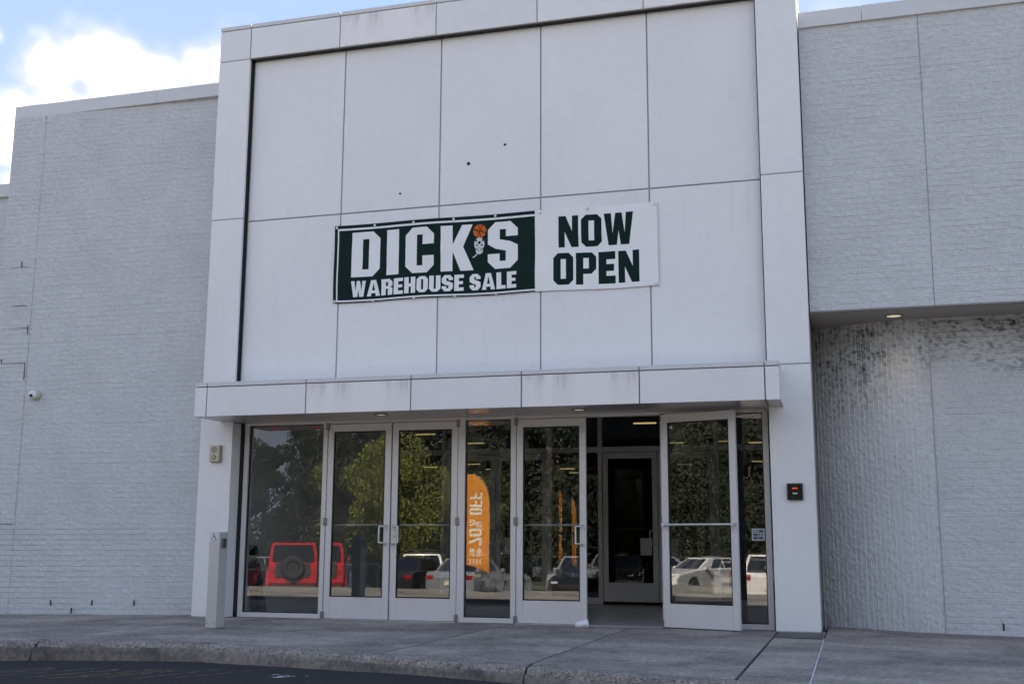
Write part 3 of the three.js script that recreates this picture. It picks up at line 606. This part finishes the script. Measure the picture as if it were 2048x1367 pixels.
{
  const ban = tag(grp('banner', scene, [BX, BY, -.098]), 'wide green and white vinyl banner reading WAREHOUSE SALE and NOW OPEN on the panels', 'banner');
  const wave = (x, y) => .006 * Math.sin(x * 3.1 + y * 2) * Math.sin(y / BH * Math.PI) + (fbm3(x * 2.2 + y * 1.6, y * 2.6 - x * 1.2, 44, 4) - .5) * .042 * Math.min(1, Math.min(x, BW - x, y + .02, BH - y + .02) * 6);
  const us = range(0, BW, .04), vs = range(0, BH, .03);
  const edge = (x, y) => [x + (.5 - y / BH) * .006 - .004 * Math.sin(y * 6) * (x < .1 ? 1 : 0), y - .012 * x / BW * (1) + (y > BH / 2 ? -.006 : -.01) * Math.sin(x * 3.6) * .8];
  obj('sheet', patch(us, vs, (u, v) => { const [x, y] = edge(u, v); return [x, y, wave(u, v)]; }, null, (u, v) => [u / BW, v / BH]), phy(.86, .86, .86, .75, { map: bannerTexture(), specularIntensity: .35 }), ban);
  obj('backing_sheet', patch(us, vs, (u, v) => { const [x, y] = edge(u, v); return [x, y, wave(u, v) - .003]; }, null, null, true), M.white, ban);
  for (const [x, y] of [[.03, 1.075], [.6, 1.072], [1.17, 1.072], [1.75, 1.072], [2.34, 1.070], [2.96, 1.07], [3.60, 1.072], [4.485, 1.06], [.03, .03], [1.78, .008], [2.36, .004], [4.485, .01], [1.2, .01], [.6, .012]]) {
    const r = new THREE.TorusGeometry(.013, .006, 6, 14); r.translate(x, y - .006, .008); const b = cyl(.012, .012, .012, 10); b.rotateX(Math.PI / 2); b.translate(x, y - .006, .008); obj('grommet', [r, b], M.steel, ban);
  }
}
// ---------------------------------------------------------------- small things on and by the facade
{
  const cam = tag(grp('security_camera', scene, [-3.06, 3.16, -.36]), 'white ball security camera with a dark lens on the left block wall', 'camera');
  const b = cyl(.075, .08, .04, 24); b.rotateX(Math.PI / 2); b.translate(.01, 0, .015); obj('mount', b, M.ivory, cam);
  obj('ball', new THREE.SphereGeometry(.066, 24, 16).translate(-.004, 0, .06), M.white, cam);
  const l = cyl(.022, .026, .02, 16); l.rotateX(Math.PI / 2); l.translate(.006, -.016, .118); obj('lens', l, M.black, cam);
}
{
  const ic = tag(grp('intercom', scene, [.265, 2.20, .001]), 'beige weathered intercom box with round speaker and button on the left column', 'intercom');
  obj('case', bx(-.078, .078, -.115, .115, .0, .06, .012), M.ivory, ic);
  obj('back_plate', bx(-.07, .092, -.122, .108, 0, .03), M.ivoryDark, ic);
  const s = cyl(.045, .045, .006, 28); s.rotateX(Math.PI / 2); s.translate(0, .05, .061); obj('speaker', s, M.ivoryDark, ic);
  const r = new THREE.TorusGeometry(.026, .005, 8, 24); r.translate(0, -.055, .061); const bt = obj('button_ring', r, M.trim, ic);
  const bb = cyl(.02, .02, .006, 20); bb.rotateX(Math.PI / 2); bb.translate(0, -.055, .062); obj('button', bb, M.ivory, bt);
}
{
  const dv = tag(grp('card_reader', scene, [8.006, 1.617, .001]), 'black square reader with red display and white mark on the right column', 'card reader');
  obj('case', bx(-.094, .094, -.1, .1, 0, .045, .014), phy(.006, .006, .007, .15, { clearcoat: .6 }), dv);
  obj('display', bx(-.03, .03, .028, .048, .044, .047), std(.25, .01, .01, .4, { emissive: new THREE.Color(1, .05, .04), emissiveIntensity: .12 }), dv);
  obj('mark', [bx(-.026, .026, -.028, -.016, .044, .047), bx(-.026, -.02, -.016, -.008, .044, .047), bx(.02, .026, -.016, -.008, .044, .047)], M.white, dv);
}
{
  const X0 = 1.302, X1 = 1.438, Z1 = 1.79, Z0 = 1.60, H = 1.118;
  const p = tag(grp('bollard', scene, [1.37, 0, 1.70]), 'grey metal door-opener post with a wheelchair sign beside the left window', 'post');
  obj('post', bx(X0 - 1.37, X1 - 1.37, .003, H, Z0 - 1.7, Z1 - 1.7, .004), phy(.54, .525, .505, .42, { metalness: .15, map: scaled(texPanel, 1.5) }), p);
  obj('base_flange', bx(X0 - 1.372, X1 - 1.368, .002, .012, Z0 - 1.72, Z1 - 1.698, .003), M.aluDark, p);
  for (const [x, y] of [[-.045, .06], [.045, .06]]) { const c = cyl(.008, .008, .006, 12); c.rotateX(Math.PI / 2); c.translate(x, y, Z1 - 1.7 + .002); obj('screw', c, M.aluDark, p); }
  // push plate on the right-hand side
  obj('push_plate', bx(X1 - 1.37, X1 - 1.37 + .012, .93, 1.045, -.055, .055, .004), M.aluDark, p);
  obj('slot', [bx(X1 - 1.37 + .011, X1 - 1.37 + .014, .94, 1.035, -.03, -.02), bx(X1 - 1.37 + .011, X1 - 1.37 + .014, .94, 1.035, .0, .01)], M.black, p);
  const n = 256, cv = document.createElement('canvas'); cv.width = cv.height = n; const c = cv.getContext('2d');
  c.fillStyle = '#d6d8da'; c.fillRect(0, 0, n, n); c.strokeStyle = '#15181c'; c.fillStyle = '#15181c'; c.lineWidth = 17; c.lineCap = 'round'; c.lineJoin = 'round';
  c.beginPath(); c.arc(108, 42, 17, 0, 7); c.fill();
  c.beginPath(); c.moveTo(108, 66); c.lineTo(114, 140); c.lineTo(170, 140); c.lineTo(190, 202); c.lineTo(212, 196); c.stroke();
  c.beginPath(); c.moveTo(112, 98); c.lineTo(162, 98); c.stroke();
  c.lineWidth = 14; c.beginPath(); c.arc(116, 170, 60, -2.2, 1.35 - 1.1, true); c.stroke();
  const t = new THREE.CanvasTexture(cv); t.colorSpace = THREE.SRGBColorSpace;
  const sg = new THREE.PlaneGeometry(.112, .112); sg.translate(-.004, H - .062, Z1 - 1.7 + .0035); const face = obj('wheelchair_sign', sg, std(.85, .85, .85, .5, { map: t }), p);
  obj('sign_plate', bx(-.06, .052, H - .118, H - .006, Z1 - 1.7, Z1 - 1.7 + .002), M.white, face);
}
{
  const cup = tag(grp('paper_cup', scene, [5.44, .044, .17], .6), 'crumpled white paper cup lying against the propped door edge', 'cup');
  const prof = [[0, 0], [.026, 0], [.027, .004], [.040, .10], [.043, .102], [.043, .106], [.039, .106], [.026, .006], [0, .006]].map((p) => new THREE.Vector2(...p));
  const g = new THREE.LatheGeometry(prof, 28), p = g.attributes.position;
  for (let i = 0; i < p.count; i++) { const k = 1 + (fbm3(p.getX(i) * 40, p.getY(i) * 30, p.getZ(i) * 40, 2) - .5) * .35; p.setX(i, p.getX(i) * k); p.setZ(i, p.getZ(i) * k * .9); }
  g.computeVertexNormals(); g.translate(0, -.05, 0); g.rotateZ(-1.45);
  cup.scale.setScalar(1.3); obj('cup_wall', g, M.white, cup); const lid = cyl(.045, .043, .012, 24); lid.translate(0, .056, 0); lid.rotateZ(-1.45); obj('rim', lid, M.white, cup);
}
tag(obj('paper_scrap', patch(range(0, .07, .012), range(0, .028, .01), (u, v) => [5.22 + u + v * .3, .004 + .006 * fbm3(u * 40, v * 40, 2, 2), .27 + v - u * .2], null, null, true), M.paper), 'small white scrap of paper on the pavement before the propped door', 'litter');
{
  const d = tag(grp('leaning_board', scene, [.70, .006, -.62]), 'black slanted board standing inside behind the left window', 'board');
  const g = bx(-.11, .11, 0, .95, -.03, .03, .028); const p = g.attributes.position; for (let i = 0; i < p.count; i++) p.setX(i, p.getX(i) - p.getY(i) * .22 + .03 * Math.sin(p.getY(i) * 3)); g.computeVertexNormals();
  obj('board', g, phy(.008, .008, .01, .25, { clearcoat: .5 }), d); obj('blue_tag', bx(-.29, -.19, .90, .99, .031, .036), std(.10, .22, .42, .5), d);
  obj('foot', bx(-.12, .14, 0, .02, -.08, .08, .008), M.trim, d);
}
{ // sticker sheet on the right-hand window
  const s = obj('sticker', bx(7.46, 7.62, 1.045, 1.195, ZF - .046, ZF - .045), M.trim, win3);
  const n = 128, cv = document.createElement('canvas'); cv.width = cv.height = n; const c = cv.getContext('2d'); c.fillStyle = '#15161a'; c.fillRect(0, 0, n, n); c.strokeStyle = '#b9bcc6'; c.lineWidth = 4;
  c.lineWidth = 8; c.strokeStyle = '#dfe2ea'; c.strokeRect(6, 6, 116, 116); for (let i = 0; i < 6; i++) { const x = 14 + (i % 2) * 54, y = 14 + Math.floor(i / 2) * 35; c.lineWidth = 5; c.strokeRect(x, y, 46, 29); c.fillStyle = i % 3 ? '#5b6788' : '#c9ccd6'; c.fillRect(x + 8, y + 8, 30, 13); }
  const t = new THREE.CanvasTexture(cv); t.colorSpace = THREE.SRGBColorSpace; const g = new THREE.PlaneGeometry(.158, .148); g.translate(7.54, 1.12, ZF - .0438); obj('sticker_print', g, phy(.9, .9, .9, .6, { map: t }), s);
}
// ---------------------------------------------------------------- what the glass reflects: flag, cars, trees
{
  const fx = -.32, fz = 13.8, gy = lotY(fz);
  const F = tag(grp('feather_flag', scene, [fx, gy, fz]), 'tall orange feather flag with white discount lettering, reflected in the doors', 'flag');
  const H = 3.05;
  obj('pole', tube([[0, .05, 0], [0, 1.4, 0], [.0, 2.2, 0], [-.06, 2.6, 0], [-.22, 2.86, 0], [-.45, 3.0, 0]], .012, 40, 8), M.aluDark, F);
  const n = 1024, cv = document.createElement('canvas'); cv.width = 320; cv.height = n; const c = cv.getContext('2d');
  c.fillStyle = '#d98a2b'; c.fillRect(0, 0, 320, n); const S = n / 2.65;
  // canvas x from pole outwards (as read from the side that faces the shop); text runs upwards
  const ink = document.createElement('canvas'); ink.width = 320; ink.height = n; const g = ink.getContext('2d');
  g.setTransform(0, -S, -S, 0, 250, n); g.fillStyle = '#e9e6e2';
  let x = .52; const line = (str, h, y0, w, s, gap) => { for (const ch of str) { if (ch !== ' ') letterPath(g, ch, x, y0, w, h, s, s * .9); x += (ch === ' ' ? .06 : w + gap); } };
  x = .50; line('UP', .13, .30, .09, .035, .02); x = .50; line('TO', .13, .12, .09, .035, .02); x = .78; line('70%', .34, .10, .20, .065, .03); x = 1.56; line('OFF', .34, .10, .17, .06, .03);
  for (let i = 0; i < 4; i++) g.fillRect(.30, .12 + i * .09, .14, .03);
  c.drawImage(ink, 0, 0);
  const t = new THREE.CanvasTexture(cv); t.colorSpace = THREE.SRGBColorSpace;
  const W = .62, edge = (v) => v < 2.2 ? 0 : v < 2.6 ? -.06 * (v - 2.2) / .4 : v < 2.86 ? -.06 - .16 * (v - 2.6) / .26 : -.22 - .25 * (v - 2.86) / .14;
  const sheet = (dz, flip) => patch(range(0, 1, .1), range(.40, 2.985, .05), (u, v) => { const x0 = edge(v), out = -Math.min(W, .03 + Math.max(0, (v - .40)) * 9); const x = x0 + (Math.min(out, x0) - x0) * u, vv = v + (v < .7 ? u * .26 * (1 - (v - .4) / .3) : 0); return [x, vv, dz + .02 * Math.sin(vv * 3 + u * 2)]; }, null, (u, v, p) => [(-p[0]) / .8333, (p[1] - .38) / 2.65], flip);
  obj('sail', [sheet(0, true), sheet(-.002, true)], std(.95, .95, .95, .7, { map: t, side: THREE.DoubleSide }), F);
  obj('cross_base', [bx(-.4, .4, .0, .03, -.02, .02, .008), bx(-.02, .02, .0, .03, -.4, -.021, .008), bx(-.02, .02, .0, .03, .021, .4, .008), new THREE.TorusGeometry(.2, .05, 8, 24).rotateX(Math.PI / 2).translate(0, .06, 0)].map(strip), M.trim, F);
}
function makeCar(kind, color, label, x, z, turn, extra = {}) {
  const c = tag(grp(kind === 'sedan' ? 'parked_car' : 'parked_suv', scene, [x, lotY(z), z], turn), label, kind === 'sedan' ? 'car' : 'suv');
  const paint = phy(...color, .3, { clearcoat: 1, clearcoatRoughness: .04, metalness: extra.metal || 0 });
  const S = { sedan: { prof: [[2.30, .26], [2.36, .42], [2.34, .62], [2.18, .76], [1.05, .95], [-1.62, 1.0], [-2.26, .97], [-2.36, .82], [-2.34, .40], [-2.26, .28]], w: .86, gb: [1.12, -1.78], gt: [.28, -1.02], gy: [.93, 1.45], gw: [.80, .60], wz: 1.40, wr: .33 },
    suv: { prof: [[2.28, .34], [2.36, .5], [2.34, .82], [2.16, .98], [1.08, 1.12], [-2.2, 1.14], [-2.34, 1.0], [-2.34, .5], [-2.26, .36]], w: .90, gb: [1.15, -2.26], gt: [.42, -2.0], gy: [1.10, 1.72], gw: [.85, .68], wz: 1.40, wr: .37 },
    boxy: { prof: [[2.0, .48], [2.06, .60], [2.02, .74], [1.92, 1.08], [.72, 1.16], [-1.92, 1.16], [-1.98, 1.10], [-1.98, .56], [-1.9, .46]], w: .80, gb: [.72, -1.95], gt: [.50, -1.90], gy: [1.15, 1.84], gw: [.78, .70], wz: 1.25, wr: .40 } }[kind];
  const sh = new THREE.Shape(); const pr = S.prof; sh.moveTo(pr[0][0], pr[0][1]); for (let i = 1; i < pr.length; i++) sh.lineTo(pr[i][0], pr[i][1]);
  const r = S.wr + .05; sh.lineTo(-S.wz - r, pr[pr.length - 1][1]); sh.absarc(-S.wz, S.wr, r, Math.PI, 0, true); sh.lineTo(S.wz - r, pr[0][1] + .0); sh.absarc(S.wz, S.wr, r, Math.PI, 0, true); sh.lineTo(pr[0][0], pr[0][1]);
  const bg = new THREE.ExtrudeGeometry(sh, { depth: 2 * S.w - .16, bevelEnabled: true, bevelThickness: .08, bevelSize: .06, bevelSegments: 3, curveSegments: 10 });
  bg.translate(0, 0, -(S.w - .08)); bg.rotateY(-Math.PI / 2);
  obj('body', bg, paint, c);
  // greenhouse: pillars and roof in paint, panes slightly proud
  const [b0, b1] = S.gb, [t0, t1] = S.gt, [y0, y1] = S.gy, [w0, w1] = S.gw, lerp = (a, b, t) => a + (b - a) * t;
  const at = (side, s, t) => { // s along length 0 front..1 rear; t height
    const z0 = lerp(b0, b1, s), z1 = lerp(t0, t1, s), bow = Math.sin(t * Math.PI) * .025; return [side * (lerp(w0, w1, t) + bow), lerp(y0, y1, t), lerp(z0, z1, t)]; };
  const ts = [0, .25, .5, .75, .92, 1], sides = [];
  for (const sd of [-1, 1]) sides.push(patch(range(0, 1, .2), ts, (s, t) => at(sd, s, t), null, null, sd < 0));
  const cross = (s) => patch(range(-1, 1, .25), ts, (q, t) => { const p = at(1, s, t); return [p[0] * q, p[1], p[2] + (s < .5 ? 1 : -1) * (1 - q * q) * .10]; }, null, null, s > .5);
  sides.push(cross(0), cross(1));
  sides.push(patch(range(-1, 1, .25), range(0, 1, .2), (q, s) => { const p = at(1, s, 1); return [p[0] * q, p[1] + (1 - q * q) * .045 + Math.sin(s * Math.PI) * .02, p[2] + (s === 0 ? 1 : s === 1 ? -1 : 0) * (1 - q * q) * .10]; }, null, null, false));
  obj('cabin', sides, paint.clone(), c).material.side = THREE.DoubleSide;
  const gl = (s, name) => obj(name, patch(range(-.88, .88, .22), [.08, .4, .7, .9], (q, t) => { const p = at(1, s, t); return [p[0] * q, p[1], p[2] + (s < .5 ? 1 : -1) * ((1 - q * q) * .10 + .012)]; }, null, null, s > .5), M.carGlass, c).material.side = THREE.DoubleSide;
  gl(0, 'windshield'); gl(1, 'rear_window');
  for (const sd of [-1, 1]) for (const [a, b] of kind === 'sedan' ? [[.22, .52], [.55, .86]] : [[.16, .42], [.45, .68], [.72, .93]]) obj('side_window', patch(range(a, b, .1), [.08, .5, .9], (s, t) => { const p = at(sd, s, t); return [p[0] + sd * .012, p[1], p[2]]; }, null, null, sd < 0), M.carGlass, c);
  for (const sx of [-1, 1]) for (const sz of [-1, 1]) {
    const ty = new THREE.TorusGeometry(S.wr - .085, .085, 10, 26); ty.rotateY(Math.PI / 2); const wgeo = cyl(S.wr - .06, S.wr - .06, .16, 24); wgeo.rotateZ(Math.PI / 2);
    const w = obj('wheel', [ty, wgeo], M.rubber, c); w.position.set(sx * (S.w - .07), S.wr, sz * S.wz);
    const spokes = []; const rim = new THREE.TorusGeometry(S.wr - .12, .02, 6, 24); rim.rotateY(Math.PI / 2); rim.translate(sx * .085, 0, 0); spokes.push(rim);
    for (let k = 0; k < 5; k++) { const sp = new THREE.BoxGeometry(.02, S.wr - .14, .05); sp.translate(sx * .088, (S.wr - .14) / 2, 0); sp.rotateX(k * Math.PI * .4); spokes.push(sp); }
    obj('rim', spokes, M.chrome, w);
  }
  const fy = kind === 'sedan' ? .66 : kind === 'suv' ? .84 : .90, fz = kind === 'boxy' ? 2.02 : 2.30;
  for (const sx of [-1, 1]) {
    if (kind === 'boxy') { const h = cyl(.11, .11, .06, 20); h.rotateX(Math.PI / 2); h.translate(sx * .48, fy, fz); obj('headlight', h, M.lampGlass, c); }
    else { const h = new THREE.SphereGeometry(.16, 16, 10); h.scale(1.25, .55, .8); h.translate(sx * (S.w - .24), fy, fz - .04); obj('headlight', h, M.lampGlass, c); }
    const tz = -S.prof.reduce((m, p) => Math.max(m, -p[0]), 0) - .05;
    const ty = kind === 'sedan' ? .84 : kind === 'suv' ? 1.02 : .92;
    obj('tail_light', bx(sx * (S.w - .17) - .13 * (kind === 'boxy' ? .6 : 1), sx * (S.w - .17) + .13 * (kind === 'boxy' ? .6 : 1), ty - (kind === 'sedan' ? .07 : .12), ty + .07, tz - .02, tz + .12, .02), M.tail, c);
  }
  const zr = -(kind === 'boxy' ? 2.06 : 2.43), zf = kind === 'boxy' ? 2.10 : 2.43;
  obj('licence_plate', bx(-.16, .16, .58, .72, zr - .015, zr + .03, .004), M.plate, c);
  obj('grille', bx(-.5, .5, fy - .16, fy - .02, zf - .10, zf - .015, .02), M.trim, c);
  obj('bumper', [bx(-S.w + .04, S.w - .04, .30, .44, zf - .14, zf + .0, .03), bx(-S.w + .04, S.w - .04, .32, .46, zr - .0, zr + .14, .03)], kind === 'boxy' ? M.trim : paint, c);
  for (const sx of [-1, 1]) obj('mirror', bx(sx * (S.w + .06) - .07, sx * (S.w + .06) + .07, y0 + .04, y0 + .16, b0 - .42, b0 - .28, .03), paint, c);
  if (extra.rack) { const rk = []; for (const sx of [-1, 1]) rk.push(bx(sx * .56 - .02, sx * .56 + .02, y1 + .05, y1 + .11, -1.7, .2, .01)); for (const q of [-1.4, -.6, .1]) rk.push(bx(-.56, .56, y1 + .11, y1 + .15, q - .03, q + .03, .01)); obj('roof_rack', rk, M.trim, c); }
  if (kind === 'boxy') {
    const t = new THREE.TorusGeometry(.29, .11, 12, 30); t.translate(0, 1.02, -2.12); const dsk = cyl(.26, .26, .1, 24); dsk.rotateX(Math.PI / 2); dsk.translate(0, 1.02, -2.12); obj('spare_wheel', [t, dsk], M.rubber, c);
    obj('tailgate_panel', bx(-.56, .56, .72, 1.18, -2.09, -2.03, .01), M.trim, c);
    const fl = []; for (const sx of [-1, 1]) for (const sz of [-1, 1]) { const a = new THREE.TorusGeometry(S.wr + .10, .06, 6, 18, Math.PI); a.rotateY(Math.PI / 2); a.scale(2.2, 1, 1); a.translate(sx * (S.w - .02), S.wr, sz * S.wz); fl.push(a); } obj('fender', fl, paint, c);
  }
  return c;
}
const PI = Math.PI;
makeCar('boxy', [.48, .012, .018], 'red boxy off-road vehicle with spare wheel, reflected in the left window', -12.0, 26.0, -.44).scale.setScalar(1.1);
makeCar('suv', [.78, .78, .77], 'white suv with a roof rack, reflected behind the silver car', -7.75, 28.9, -.3, { rack: true });
makeCar('sedan', [.02, .02, .024], 'black saloon seen from behind, left of the silver saloon', -6.75, 25.2, 0);
makeCar('sedan', [.27, .30, .34], 'silver saloon seen from behind, reflected in the second door', -4.5, 25.0, 0, { metal: .3 });
makeCar('sedan', [.015, .015, .018], 'black saloon with bright headlights, reflected in the propped door', -.6, 24.2, PI);
makeCar('suv', [.33, .35, .37], 'grey suv parked between the silver and the black saloon', -2.7, 31.5, PI, { metal: .3 });
makeCar('sedan', [.03, .03, .035], 'dark saloon facing the shop, right of the black saloon', 2.4, 24.8, PI);
makeCar('suv', [.80, .80, .79], 'white suv with red tail light, reflected in the right window', 6.0, 26.2, 0);
makeCar('sedan', [.03, .04, .07], 'dark blue saloon left of the red off-road vehicle', -14.4, 26.0, 0);
makeCar('sedan', [.78, .78, .78], 'white saloon facing the shop, reflected in the folded-back door', -18.2, 25.2, PI);
makeCar('sedan', [.45, .47, .50], 'silver saloon facing the shop, left of the white saloon', -21.4, 25.0, PI, { metal: .3 });
makeCar('suv', [.03, .03, .033], 'black suv at the left end of the parked row', -24.6, 25.6, PI);

[['sedan', [.22, .02, .03], 'maroon saloon', -27], ['suv', [.55, .56, .57], 'pale silver suv', -22.6], ['sedan', [.05, .07, .13], 'navy saloon', -17.4], ['suv', [.10, .10, .11], 'charcoal suv', -14.0], ['sedan', [.60, .60, .58], 'cream saloon', -10.6], ['suv', [.35, .03, .03], 'dark red suv', -4.9], ['sedan', [.20, .22, .24], 'slate grey saloon', -.2], ['suv', [.70, .70, .70], 'white suv', 3.4], ['sedan', [.10, .16, .22], 'steel blue saloon', 7.4], ['suv', [.02, .02, .02], 'black suv', -30.6]]
  .forEach(([k, c, n, x], i) => makeCar(k, c, n + ' in the far parking row under the trees', x, 40 + (i % 3) * .5, i % 2 ? PI : 0));

// trees: tapered trunk with limbs, crown of leaf clusters
function makeTree(seed, h, r, leafMat, n, leaf, low) {
  const rnd = mulberry(seed), t = new THREE.Group();
  const bark = [tube([[0, -.3, 0], [.1, h * .25, .05], [-.08, h * .5, 0], [0, h * .82, .05]], h * .016, 14, 8)];
  const lobes = [];
  for (let i = 0; i < 17; i++) { const a = i * 2.4 + rnd(), f = (i + .5) / 17, y = h * (low + (1 - low) * (.06 + .88 * f)), k = Math.sin(Math.PI * Math.min(1, .22 + f * .8)) * r * (.5 + .5 * rnd()); lobes.push([Math.cos(a) * k * .8, y, Math.sin(a) * k * .8, r * (.30 + .22 * rnd()) * (1.1 - .5 * f)]); if (i % 2) bark.push(tube([[0, h * (.2 + .45 * f), 0], [Math.cos(a) * k * .3, y - h * .06, Math.sin(a) * k * .3], [Math.cos(a) * k * .75, y, Math.sin(a) * k * .75]], h * .005, 8, 5)); }
  const tr = new THREE.Mesh(mergeGeometries(bark.map(strip)), M.bark); tr.name = 'trunk'; t.add(tr);
  const pos = [], nor = [], col = [], uv = []; const q = new THREE.Quaternion(), e = new THREE.Euler(), a = new THREE.Vector3(), b = new THREE.Vector3();
  for (let i = 0; i < n; i++) {
    const L = lobes[Math.floor(rnd() * lobes.length)], u = rnd() * 2 - 1, th = rnd() * 6.283, rr = L[3] * Math.cbrt(.25 + .75 * rnd()) * (1 + .25 * (rnd() - .5)), s = Math.sqrt(1 - u * u);
    const px = L[0] + s * Math.cos(th) * rr, py = L[1] + u * rr * .75, pz = L[2] + s * Math.sin(th) * rr, sz = leaf * (.6 + .8 * rnd());
    e.set(rnd() * 6.28, rnd() * 6.28, rnd() * 6.28); q.setFromEuler(e); const c = .72 + .5 * rnd(), y = rnd() < .16 ? 1.35 : 1;
    const v = [[-.5, 0, 0], [0, -.28, .08], [.5, 0, 0], [0, .28, .08]].map((p) => { a.set(...p).multiplyScalar(sz).applyQuaternion(q); return [px + a.x, py + a.y, pz + a.z]; });
    b.set(s * Math.cos(th), u + .3, s * Math.sin(th)).normalize();
    for (const k of [0, 1, 2, 0, 2, 3]) { pos.push(...v[k]); col.push(c * y, c, c * .9); uv.push(0, 0); }
  }
  const g = new THREE.BufferGeometry(); g.setAttribute('position', new THREE.Float32BufferAttribute(pos, 3)); g.setAttribute('color', new THREE.Float32BufferAttribute(col, 3)); g.setAttribute('uv', new THREE.Float32BufferAttribute(uv, 2)); g.computeVertexNormals();
  const cr = new THREE.Mesh(g, leafMat); cr.name = 'crown'; cr.castShadow = cr.receiveShadow = true; t.add(cr);
  return t;
}
const leafMat = (r, g, b) => phy(r, g, b, .9, { vertexColors: true, side: THREE.DoubleSide, transmission: .35, thickness: 0 });
const darkLeaf = leafMat(.016, .028, .010), midLeaf = leafMat(.021, .035, .012), limeLeaf = leafMat(.19, .225, .04);
const proto = [makeTree(11, 15, 5.2, darkLeaf, 13000, .29, .06), makeTree(12, 17, 5.8, midLeaf, 13000, .31, .06), makeTree(13, 13, 5.0, darkLeaf, 12500, .28, .05)];
const treeLabels = ['tall dark green tree in the row beyond the car park', 'tall mid green tree in the row beyond the car park', 'rounded dark green tree in the row beyond the car park'];
const rt = mulberry(5);
function putTree(k, x, z, s, label, group) { const t = proto[k].clone(); t.name = numbered('tree'); scene.add(t); t.position.set(x, -1.75, z); t.rotation.y = rt() * 6.28; t.scale.setScalar(s); tag(t, label, 'tree', group); }
for (let i = 0; i < 24; i++) { const x = -82 + i * 4.7; if (x > -41 && x < -29.5) continue; putTree(i % 3, x, 56 + 7 * rt(), .95 + .3 * rt(), treeLabels[i % 3], ['tall dark trees beyond the car park', 'tall mid green trees beyond the car park', 'rounded dark trees beyond the car park'][i % 3]); }
for (let i = 0; i < 4; i++) putTree(i % 3, -41 + i * 3, 62 + 4 * rt(), .80 + .08 * rt(), 'low tree in the dip of the tree row, under open sky', 'low trees in the dip of the row');
for (let i = 0; i < 16; i++) { const x = -68 + i * 5.6; if (x > -46 && x < -32) continue; putTree(1, x, 72 + 5 * rt(), 1.25 + .25 * rt(), 'very tall mid green tree standing behind the front tree row', 'very tall trees behind the front row'); }
{ const t = makeTree(21, 8.0, 3.7, limeLeaf, 21000, .16, .28); t.name = numbered('tree'); scene.add(t); t.position.set(-12.6, -1.4, 36); tag(t, 'yellow green sunlit tree in the car park, reflected in the double doors', 'tree'); }

renderer.render(scene, camera);
